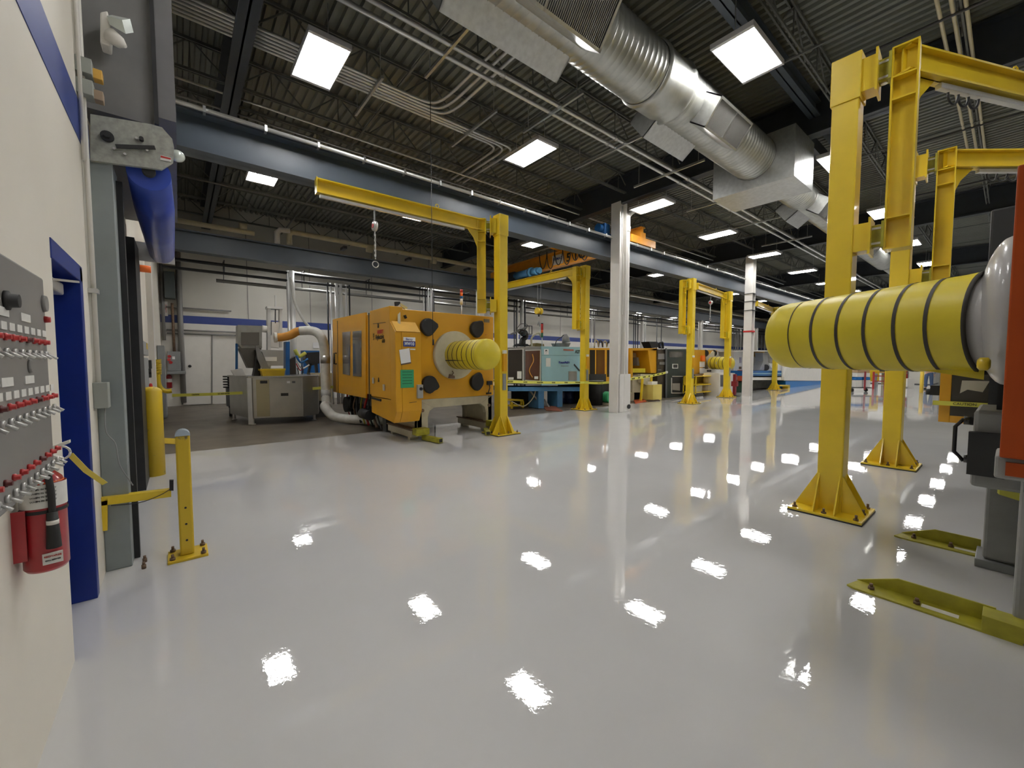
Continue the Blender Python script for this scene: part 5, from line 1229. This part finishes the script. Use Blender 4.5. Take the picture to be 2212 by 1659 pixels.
MB().lathe((q.x, q.y, 0), (0, 0, 1), [(0, .22), (.02, .22), (.05, .03)], 20).build('base', STK, t)
MB().box(q.x-.06, q.x+.06, q.y-.06, q.y+.06, .05, 1.0).box(q.x-.12, q.x+.12, q.y-.09, q.y+.09, .45, .68).build('post', mat('dark_red_paint', (.22, .012, .02), .4), t)
# blue / white big machine
X7 = -8.6
t = thing('moulding_machine', 'long white and blue machine at the far end of the left row', 'machine', (X7, 28, 0))
p2([(1606, 757), (1690, 757), (1690, 759), (1606, 759)], -2, WHT, 'roof_edge', X7)
p2([(1606, 759), (1690, 759), (1690, 802), (1606, 802)], -.05, mat('machine_interior', (.16, .155, .14), .4, .3, noise=.6, scale=4), 'interior', X7-1.2)
p2([(1628, 759), (1652, 759), (1650, 770), (1628, 770)], -.3, ORG, 'orange_block', X7-.8)
p2([(1648, 762), (1657, 762), (1659, 782), (1664, 790), (1669, 799), (1640, 799), (1646, 788), (1649, 780)], -.4, mat('toggle_grey', (.33, .34, .35), .4), 'toggle_casting', X7-.3)
MB().cyl(at(1654, 794, 0, X7-.3), at(1654, 794, 0, X7-.24), .18, n=14).build('pivot_hole', STK, t)
p2([(1606, 801), (1700, 801), (1700, 812), (1606, 812)], -1.8, BLM, 'blue_bed', X7)
p2([(1606, 806), (1700, 806), (1700, 808), (1606, 808)], .02, LBL, 'bed_rail', X7)
p2([(1606, 815), (1780, 815), (1780, 821), (1606, 821)], -1.5, WHT, 'white_plinth', X7)
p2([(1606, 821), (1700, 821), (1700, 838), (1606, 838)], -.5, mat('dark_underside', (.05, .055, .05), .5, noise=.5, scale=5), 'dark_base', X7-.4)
p2([(1688, 760), (1693, 760), (1693, 820), (1688, 820)], .05, WHT, 'white_post', X7)
p2([(1702, 785), (1822, 785), (1822, 823), (1694, 822), (1694, 815)], -2.0, WHT, 'white_guard', X7+.1)
p2([(1697, 823), (1800, 823), (1800, 837), (1697, 837)], -1.6, mat('bright_blue_paint', (.02, .20, .55), .4), 'blue_skirt', X7+.05)
p2([(1672, 831), (1694, 831), (1694, 834), (1672, 834)], .3, YEL, 'yellow_step', X7); p2([(1690, 831), (1694, 831), (1694, 839), (1690, 839)], .3, YEL, 'step_leg', X7)
solo('red_bin', MB().box(-8.9, -8.5, at(1611, 800, 0, -8.5).y, at(1616, 800, 0, -8.5).y, .6, 1.15), mat('orange_red', (.5, .08, .03), .5), 'small orange-red bin just left of the red-banded column', 'bin')
solo('green_crate', MB().box(-9.0, -8.7, at(1604, 820, 0, -8.7).y, at(1616, 820, 0, -8.7).y, 0, .5), mat('crate_green', (.03, .08, .05), .5), 'dark green crate on the floor left of the red-banded column', 'crate')
# ================================================================== RIGHT-HAND MACHINE
t = thing('moulding_machine', 'machine at the right picture edge with red-orange cover, grey dome and big yellow-wrapped barrel', 'machine', (.5, 3.9, 0))
A = Vector((-1.20, 4.03, 1.765)); B = Vector((-.10, 3.72, 1.775)); D = B-A; Dn = D.normalized()
RBP = [(0, .0005), (0, .235), (.03, .262), (.06, .268), (.075, .272), (.09, .27), (.5, .285), (.93, .297), (1, .305)]
def rb(f):
    for (a, ra), (b, rb_) in zip(RBP[1:], RBP[2:]):
        if a <= f <= b: return ra+(rb_-ra)*(f-a)/max(1e-6, b-a)
    return .3
A0 = A-Dn*.06; D0 = B-A0
MB().lathe(A0, D0, RBP, 48, caps=False).build('barrel_blanket', BLN, t)
def strap_at(px_, w=.020, nm='blanket_strap'):
    def pxof(f):
        c = A0+D0*f; v = Vector((0, 0, EYE))-c; v = (v-Dn*v.dot(Dn)).normalized(); P = c+v*rb(f)-Vector((0, 0, EYE))
        return CX+FPX*P.dot(Rv)/P.dot(Fv)
    f = min([k/400 for k in range(8, 400)], key=lambda q: abs(pxof(q)-px_))
    MB().lathe(A0+D0*f-Dn*w/2, Dn*w, [(0, rb(f)+.0025), (1, rb(f)+.0035)], 48, caps=False).build(nm, STR, t)
strap_at(1702, .008, 'end_seam')
for px_ in (1751, 1805, 1864, 1929, 1998): strap_at(px_)
MB().lathe(B-Dn*.012, Dn*.014, [(0, .307), (1, .309), (1, .28)], 48, caps=False).build('blanket_edge', STR, t)
MB().prism([B+Vector((-.28, -.05, -.28)), B+Vector((0, -.09, -.28)), B+Vector((0, -.11, -.335))], (0, -.006, 0)).build('blanket_flap', BLN, t)
MB().lathe(B, Dn*.10, [(0, .285), (1, .285)], 40).build('barrel_neck', DOM, t)
MB().sph((-.02, 3.69, 1.83), .42, 36, 20, (.30, 1.0, 1.0)).build('grey_dome', DOM, t)
MB().lathe(at(2110, 786, 1, 3.35), (.05, 0, 0), [(0, .02), (.2, .035), (.8, .035), (1, .02)], 14).build('yellow_lug', YEL, t)
MB().box(-.018, 2.2, 2.60, 2.66, 1.15, 2.32).build('red_cover', REO, t, .006)
MB().box(.05, 2.2, 2.66, 5.2, 1.0, 2.30).build('body', GRD, t, .01)
text('lettering', 'T', .09, (.05, 2.598, 2.22), (1, 0, 0), (0, 0, 1), TXT, t, bold=.004)
MB().box(-.05, .05, 3.9, 5.1, .95, 1.62).build('dark_recess_panel', BLK, t)
MB().box(-.135, .2, 3.75, 4.35, .78, 1.25).build('grey_housing', mat('housing_grey', (.26, .26, .25), .45, noise=.1), t, .02)
MB().prism([(-.139, 3.72, .92), (-.139, 4.2, .86), (-.139, 4.2, 1.05), (-.139, 3.72, 1.10)], (.03, 0, 0)).box(-.15, .0, 3.70, 3.76, .86, 1.12).build('black_pocket', BLK, t)
MB().tube([(-.20, 4.30, 1.14), (-.24, 4.32, 1.08), (-.24, 4.32, .90), (-.19, 4.30, .84)], .012, 8).cyl((-.20, 4.3, 1.13), (-.15, 4.3, 1.13), .03).cyl((-.19, 4.3, .86), (-.15, 4.3, .86), .03).build('black_handle', BLG, t)
MB().box(-.03, 2.2, 2.64, 2.9, 1.055, 1.15).build('lower_sill', mat('housing_grey', (.26, .26, .25), .45), t, .01)
MB().box(.0, .5, 2.62, 2.64, 1.075, 1.13).build('red_label_plate', REO, t)
MB().box(-.085, .25, 4.66, 4.90, .06, .98).build('machine_leg', mat('housing_grey', (.26, .26, .25), .45), t, .02)
MB().box(.06, .4, 3.62, 3.86, .06, .98).build('machine_leg', mat('housing_grey', (.26, .26, .25), .45), t, .02)
MB().box(-.12, 2.2, 4.62, 4.96, 0, .06).build('machine_foot', GRY, t, .005)
MB().box(.13, 2.2, 3.55, 3.9, 0, .06).build('machine_foot', STK, t)
MB().box(.25, 2.2, 3.9, 4.6, .3, .95).build('lower_body', mat('olive_dark', (.06, .055, .035), .5), t)
for k, (y, x0) in enumerate(((3.50, -.66), (4.84, -.60))):
    m = MB()
    m.prism([(x0, y+.02, 0), (x0+.04, y, 0), (.10-k*.2, y, 0), (.10-k*.2, y+.16, 0), (x0+.04, y+.16, 0)], (0, 0, .012))
    m.build('anchor_flange', OLV, t, .002)
    MB().prism([(x0+.03, y+.15, .012), (x0+.24, y+.15, .105), (.0-k*.1, y+.15, .105), (.0-k*.1, y+.15, .012)], (0, .012, 0)).build('anchor_web', OLV, t)
    if not k: MB().box(-.05, .11, y+.0, y+.15, .012, .10).build('anchor_block', OLV, t, .003)
    for xx in (x0+.12, x0+.34): MB().cyl((xx, y+.07, .012), (xx, y+.07, .03), .018, n=6).cyl((xx, y+.07, .03), (xx, y+.07, .05), .01, n=8).build('anchor_bolt', BRS, t)
    MB().prism([(x0+.36, y+.05, .0125), (x0+.52, y+.05, .0125), (x0+.52, y+.10, .0125), (x0+.36, y+.10, .0125)], (0, 0, .001)).build('slot_hole', WHT, t)
# next machine: orange-framed guard window
t = thing('moulding_machine', 'dark machine with an orange-framed guard window beyond the grey dome', 'machine', (.8, 6.4, 0))
YG = 6.05
MB().box(-.46, -.38, YG, YG+.06, .93, 1.75).box(-.38, .9, YG, YG+.06, .93, 1.0).box(-.38, .9, YG, YG+.06, 1.68, 1.75).box(.84, .9, YG, YG+.06, 1.0, 1.68).build('guard_frame', ORG, t, .004)
MB().box(-.38, .84, YG+.02, YG+.04, 1.0, 1.68).build('guard_window', mat('dark_window', (.035, .03, .02), .12), t)
MB().box(-.02, 2.4, YG+.4, YG+1.7, 0, 2.1).build('body', STK, t, .02)
MB().box(-.19, 2.4, YG+.1, YG+1.6, 2.3, 3.02).box(.3, .6, YG+.4, YG+1.2, 2.0, 2.4).build('upper_housing', mat('dark_housing', (.03, .032, .036), .5), t, .02)
MB().box(-.125, .9, YG-.35, YG-.06, .99, 1.62).build('black_cover', STK, t)
MB().cyl((-.12, YG+.03, .93), (-.12, YG+.03, .82), .025, n=10).build('latch_pin', GRD, t)
MB().box(-.53, -.46, YG+.02, YG+.2, 1.20, 1.30).cyl((-.54, YG+.1, 1.2), (-.54, YG+.1, 1.26), .03).build('black_knob', BLK, t)
MB().prism([(-.32, YG+.018, 1.23), (-.27, YG+.018, 1.27), (-.17, YG+.018, 1.25), (-.13, YG+.018, 1.36), (-.31, YG+.018, 1.36)], (0, .002, 0)).build('crumpled_bag', mat('clear_bag', (.45, .42, .33), .5), t)
MB().box(-.5, -.12, YG-.05, YG-.047, 1.105, 1.15).build('tape_band', TAP, t)
text('lettering', 'CAUTION', .035, (-.28, YG-.052, 1.127), (1, 0, 0), (0, 0, 1), TXT, t)
MB().box(-.05, 1.6, 10.2, 12, 0, 2.2).build('rear_body', GRD, t) if False else None
t = thing('moulding_machine', 'yellow-edged machine far beyond the grey dome', 'machine', (1.6, 13.5, 0))
MB().box(.5, 2.6, 13, 15.5, .6, 2.6).build('body', YELW, t, .02); MB().box(.6, 2.5, 13.2, 15.3, 0, .6).build('base', GRD, t)

# ================================================================== CAUTION TAPES
def tape(A, B, lab, h=.072, reps=None, sag=.03):
    A, B = Vector(A), Vector(B); L = (B-A).length; n = 12
    side_ = Vector(((B-A).y, -(B-A).x, 0)).normalized()
    if side_.dot(Vector((0, 0, 0))-A) < 0: side_ = -side_
    vs = []; fs = []
    for k in range(n+1):
        p = A+(B-A)*(k/n)+Vector((0, 0, -sag*4*(k/n)*(1-k/n)))
        for dz in (-h/2, h/2):
            for ds in (0, .002): vs.append(p+Vector((0, 0, dz))+side_*ds)
    for k in range(n):
        a = 4*k; b = a+4
        fs += [(a+1, b+1, b+3, a+3), (a, a+2, b+2, b), (a+2, a+3, b+3, b+2), (a, b, b+1, a+1)]
    fs += [(0, 1, 3, 2), (4*n, 4*n+2, 4*n+3, 4*n+1)]
    m = MB(); m.add(vs, fs); o = solo('caution_tape', m, TAP, lab, 'caution tape', 'caution tapes')
    xd = (B-A).normalized()
    if xd.cross(Vector((0, 0, 1))).dot(side_) < 0: xd = -xd
    k = .5
    while k < L-.2:
        f = k/L; p = A+(B-A)*f+Vector((0, 0, -sag*4*f*(1-f)))
        s_ = 'CAUTION' if int(k*2) % 2 else 'DO NOT ENTER'
        text('lettering', s_, h*.62, p+side_*.004, xd, (0, 0, 1), TXT, o, sx=.8, bold=.001)
        k += .62
    return o
tape(at(372, 854, 0, -13.0), at(720, 836, 1, 3.15), 'long yellow caution tape from the wall hook past the hopper unit to the orange machine')
P1 = at(1070, 828, 0, -7.95); P2 = at(1100, 831, 0, -8.6)
J2 = Vector((-8.67, 10.08, .90))
tape((-8.1, 5.52, at(1080, 829, 0, -8.2).z+.12), (J2.x, J2.y, .90), 'yellow caution tape in front of the light blue machine, between two yellow masts')
tape((-8.68, 10.1, .90), (-7.9, 10.52, .88+.05), 'short yellow caution tape from the second yellow mast to the white column')
tape((-7.9, 11.0, .98), at(1438, 805, 0, -9.40), 'yellow caution tape rising from the white column to the dark green machine', h=.09)
TQ = at(2160, 1058, 1, 4.60)
tape(at(2112, 1000, 1, 5.4), TQ, 'caution tape hanging loosely below the grey housing of the right machine', sag=.02)
tape(TQ, (.9, 4.58, TQ.z-.03), 'caution tape running off the right picture edge across the machine leg', sag=.05)

# ================================================================== FAR END OF THE AISLE
q = gnd(1855, 846)
t = thing('push_cart', 'grey push cart loaded with cardboard and white and blue boxes far down the aisle', 'cart', (q.x, q.y, 0))
sc_ = (q-Vector((0, 0, 0))).dot(Fv)/FPX
w_ = 17*sc_
MB().bar(q+Rv*(-w_)+Vector((0, 0, .22)), q+Rv*w_+Vector((0, 0, .22)), .6, .05).build('deck', GRD, t)
for s in (-1, 1):
    MB().bar(q+Rv*(w_*s)+Vector((0, 0, .2)), q+Rv*(w_*s)+Vector((0, 0, .95)), .04).build('upright', GRY, t)
    MB().sph(q+Rv*(w_*.9*s)+Vector((0, 0, .09)), .09).build('caster', BLK, t)
MB().bar(q-Fv*.35+Vector((0, 0, .1)), q-Fv*.35+Vector((0, 0, 1.05)), .07).build('red_post', mat('dark_red_paint', (.22, .012, .02), .4), t)
for k, (a, b, z0, z1, m_) in enumerate(((-.95, -.1, .25, .62, WHT), (.0, .9, .25, .62, WHT), (-.9, -.1, .62, .78, BLM), (.0, .85, .62, .78, BLM), (-.8, .8, .78, 1.0, WHC), (-.75, .75, 1.0, 1.35, CAR))):
    A, B = q+Rv*(w_*a), q+Rv*(w_*b)
    m = MB().bar(Vector((A.x, A.y, (z0+z1)/2)), Vector((B.x, B.y, (z0+z1)/2)), .5, z1-z0-.012)
    solo('packing_box', m, m_, ['white box low on the far push cart, left', 'white box low on the far push cart, right', 'blue box on the far push cart, left', 'blue box on the far push cart, right', 'wide pale box on the far push cart', 'cardboard box on top of the far push cart'][k], 'box')
q = gnd(1899, 840)
t = thing('safety_rail', 'red and yellow safety rail rack far down the aisle between two yellow masts', 'rail', (q.x, q.y, 0))
s_ = q.dot(Fv)/FPX
for a in (-13, 12): MB().bar(q+Rv*(a*s_), q+Rv*(a*s_)+Vector((0, 0, 1.0)), .09).build('red_post', RED, t)
for z in (.45, .75, .98): MB().bar(q+Rv*(-13*s_)+Vector((0, 0, z)), q+Rv*(16*s_)+Vector((0, 0, z)), .05).build('rail_bar', RED if z < .9 else ORG, t)
MB().bar(q+Fv*.6+Rv*(-9*s_)+Vector((0, 0, .9)), q+Fv*.6+Rv*(14*s_)+Vector((0, 0, .9)), .3, .9).build('yellow_bin', YEL, t)
MB().bar(q+Fv*.2+Rv*(-4*s_)+Vector((0, 0, 0)), q+Fv*.2+Rv*(-1*s_)+Vector((0, 0, .9)), .12).build('grey_stand', GRY, t)
q = gnd(1990, 848)
t = thing('marker_post', 'slim yellow post standing in the aisle near the far person', 'bollard', (q.x, q.y, 0))
MB().cyl((q.x, q.y, 0), (q.x, q.y, 1.12), .075, n=14).build('post', mat('post_yellow', (.75, .52, .05), .4), t)
q = gnd(1998, 840)+Fv*1.2; q.z = 0; s_ = q.dot(Fv)/FPX
t = thing('floor_machine', 'red and white floor machine beside the far person', 'floor machine', (q.x, q.y, 0))
MB().bar(q+Rv*(-6*s_)+Vector((0, 0, .32)), q+Rv*(9*s_)+Vector((0, 0, .32)), .6, .5).build('white_body', WHT, t)
MB().bar(q+Rv*(-7*s_)+Vector((0, 0, .6)), q+Rv*(-1*s_)+Vector((0, 0, .6)), .3, .5).bar(q+Rv*(-4*s_)+Vector((0, 0, .8)), q+Rv*(3*s_)+Vector((0, 0, 1.15)), .1).build('red_body', RED, t)
q = gnd(1972, 836)+Fv*2; q.z = 0; s_ = q.dot(Fv)/FPX
t = thing('work_bench', 'cluttered bench with dark and tan goods at the far end of the aisle', 'bench', (q.x, q.y, 0))
MB().bar(q+Rv*(-16*s_)+Vector((0, 0, .85)), q+Rv*(16*s_)+Vector((0, 0, .85)), .8, .06).build('bench_top', GRY, t)
for a in (-15, 15): MB().bar(q+Rv*(a*s_), q+Rv*(a*s_)+Vector((0, 0, .85)), .08).build('leg', GRY, t)
solo('tan_sack', MB().bar(q+Rv*(1*s_)+Vector((0, 0, .42)), q+Rv*(6*s_)+Vector((0, 0, .42)), .5, .8), mat('sack_tan', (.35, .28, .16), .8), 'tan sack standing against the far bench', 'sack')
solo('dark_crate', MB().bar(q+Rv*(-8*s_)+Vector((0, 0, 1.06)), q+Rv*(3*s_)+Vector((0, 0, 1.06)), .5, .3), mat('crate_dark', (.05, .06, .05), .6), 'dark crate on the far bench', 'crate')
for k, (a, b, y0, y1, c, d, m_, lab) in enumerate(((-7.5, -5.2, 39.5, 43, 0, 2.6, WHT, 'white cabinet row far behind the push cart'), (-4.6, -3.4, 40, 44, 0, 2.4, WAB, 'pale cabinet at the far end behind the safety rail'), (-2.4, -.6, 44, 48, 0, 2.2, WHC, 'pale cabinet at the far end behind the person'), (-12.9, -11, 44, 56, 0, 2.6, WAB, 'pale machine housing past the white and blue machine'))):
    t = thing('storage_cabinet', lab, 'cabinet', ((a+b)/2, (y0+y1)/2, 0)); MB().box(a, b, y0, y1, c+.05, d).build('cabinet_body', m_, t, .02); MB().box(a+.05, b-.05, y0+.05, y1-.05, 0, .05).build('plinth', GRD, t)

# ------------------------------------------------------------------ the person
def skin(name, pts, edges, rad, m, parent, org):
    me = bpy.data.meshes.new(name); me.from_pydata([tuple(Vector(p)) for p in pts], edges, [])
    o = bpy.data.objects.new(name, me); COL.objects.link(o)
    s = o.modifiers.new('skin', 'SKIN'); s.use_smooth_shade = True
    me.skin_vertices.new() if not me.skin_vertices else None
    for i, r in enumerate(rad):
        v = me.skin_vertices[0].data[i]; v.radius = (r, r) if not isinstance(r, tuple) else r
    me.skin_vertices[0].data[0].use_root = True
    sb = o.modifiers.new('sub', 'SUBSURF'); sb.levels = 2; sb.render_levels = 2
    me.materials.append(m); o.parent = parent; return o
q = gnd(2005, 841)
t = thing('person', 'person in blue jeans and grey top far down the aisle, one arm reaching sideways', 'person', (q.x, q.y, 0))
fw = Vector((-.3, 1, 0)).normalized(); rt = Vector((fw.y, -fw.x, 0))
def B_(r, f, z): return rt*r+fw*f+Vector((0, 0, z))
pts = [B_(0, 0, .95), B_(0, 0, 1.15), B_(0, 0, 1.38), B_(0, .0, 1.50), B_(0, .02, 1.60), B_(0, .02, 1.70),
       B_(-.09, 0, .88), B_(-.11, .03, .48), B_(-.11, -.02, .09), B_(-.12, .13, .04), B_(.09, 0, .88), B_(.12, .02, .48), B_(.13, -.04, .09), B_(.14, .11, .04),
       B_(-.19, 0, 1.40), B_(-.38, .12, 1.20), B_(-.56, .28, 1.12), B_(-.63, .34, 1.10), B_(.19, 0, 1.40), B_(.24, -.02, 1.12), B_(.24, .08, .88), B_(.24, .11, .80)]
ed = [(0, 1), (1, 2), (2, 3), (3, 4), (4, 5), (0, 6), (6, 7), (7, 8), (8, 9), (0, 10), (10, 11), (11, 12), (12, 13), (2, 14), (14, 15), (15, 16), (16, 17), (2, 18), (18, 19), (19, 20), (20, 21)]
rd = [(.15, .10), (.14, .10), (.16, .11), .055, .085, .075, .085, .06, .045, .04, .085, .06, .045, .04, .055, .042, .035, .03, .055, .042, .035, .03]
skin('body', pts, ed, rd, SKN, t, None)
skin('jeans', [pts[0]+Vector((0, 0, .06)), pts[0], pts[6], pts[7], pts[8]+Vector((0, 0, .02)), pts[10], pts[11], pts[12]+Vector((0, 0, .02))], [(0, 1), (1, 2), (2, 3), (3, 4), (1, 5), (5, 6), (6, 7)],
     [(.165, .115), (.17, .12), .11, .08, .07, .11, .08, .07], JEA, t, None)
skin('shirt', [pts[0]+Vector((0, 0, .0)), pts[1], pts[2], pts[3]-Vector((0, 0, .04)), pts[14], pts[15], pts[16], pts[18], pts[19], pts[20]], [(0, 1), (1, 2), (2, 3), (2, 4), (4, 5), (5, 6), (2, 7), (7, 8), (8, 9)],
     [(.175, .125), (.165, .12), (.18, .13), .07, .075, .06, .05, .075, .06, .05], SHI, t, None)
MB().sph(q+B_(0, .0, 1.68), .098, sc=(1, 1, 1.05)).build('hair', HAI, t)
for s in (-1, 1):
    hnd = pts[17] if s < 0 else pts[21]
    dr_ = (pts[17]-pts[16]).normalized() if s < 0 else Vector((0, 0, -1))
    for k in range(4):
        o_ = fw*(.02*(k-1.5)) if s > 0 else Vector((0, 0, .018*(k-1.5)))
        MB().tube([q+hnd+o_, q+hnd+dr_*.05+o_, q+hnd+dr_*(.085-.005*abs(k-1))+o_*1.1], .009, 6).build('finger', SKN, t)
    MB().tube([q+hnd, q+hnd+dr_*.03+Vector((.02, .03, 0)), q+hnd+dr_*.05+Vector((.025, .04, 0))], .010, 6).build('thumb', SKN, t)
MB().bx(q+B_(-.12, .05, .04), (.10, .26, .08)).build('shoe', BLK, t, .02); MB().bx(q+B_(.14, .03, .04), (.10, .26, .08)).build('shoe', BLK, t, .02)

# ================================================================== CAMERA, WORLD, VIEW
cam = bpy.data.cameras.new('camera'); co = bpy.data.objects.new('camera', cam); COL.objects.link(co)
cam.sensor_fit = 'HORIZONTAL'; cam.sensor_width = 36; cam.lens = FPX/2212*36; cam.clip_start = .05; cam.clip_end = 300
co.matrix_world = Matrix(((Rv.x, Uv.x, -Fv.x, 0), (Rv.y, Uv.y, -Fv.y, 0), (Rv.z, Uv.z, -Fv.z, EYE), (0, 0, 0, 1)))
SC.camera = co
wd = bpy.data.worlds.new('world'); SC.world = wd; wd.use_nodes = True
wd.node_tree.nodes['Background'].inputs[0].default_value = (.5, .52, .55, 1); wd.node_tree.nodes['Background'].inputs[1].default_value = .05
vs_ = SC.view_settings; vs_.view_transform = 'Standard'; vs_.look = 'None'; vs_.exposure = 1.0; vs_.gamma = 1; vs_.use_curve_mapping = False
SC.cycles.max_bounces = 6; SC.cycles.diffuse_bounces = 4; SC.cycles.glossy_bounces = 3; SC.cycles.use_adaptive_sampling = True; SC.cycles.adaptive_threshold = .02; SC.cycles.use_denoising = True
SC.cycles.sample_clamp_indirect = 8; SC.cycles.caustics_reflective = False; SC.cycles.caustics_refractive = False; SC.cycles.use_light_tree = True
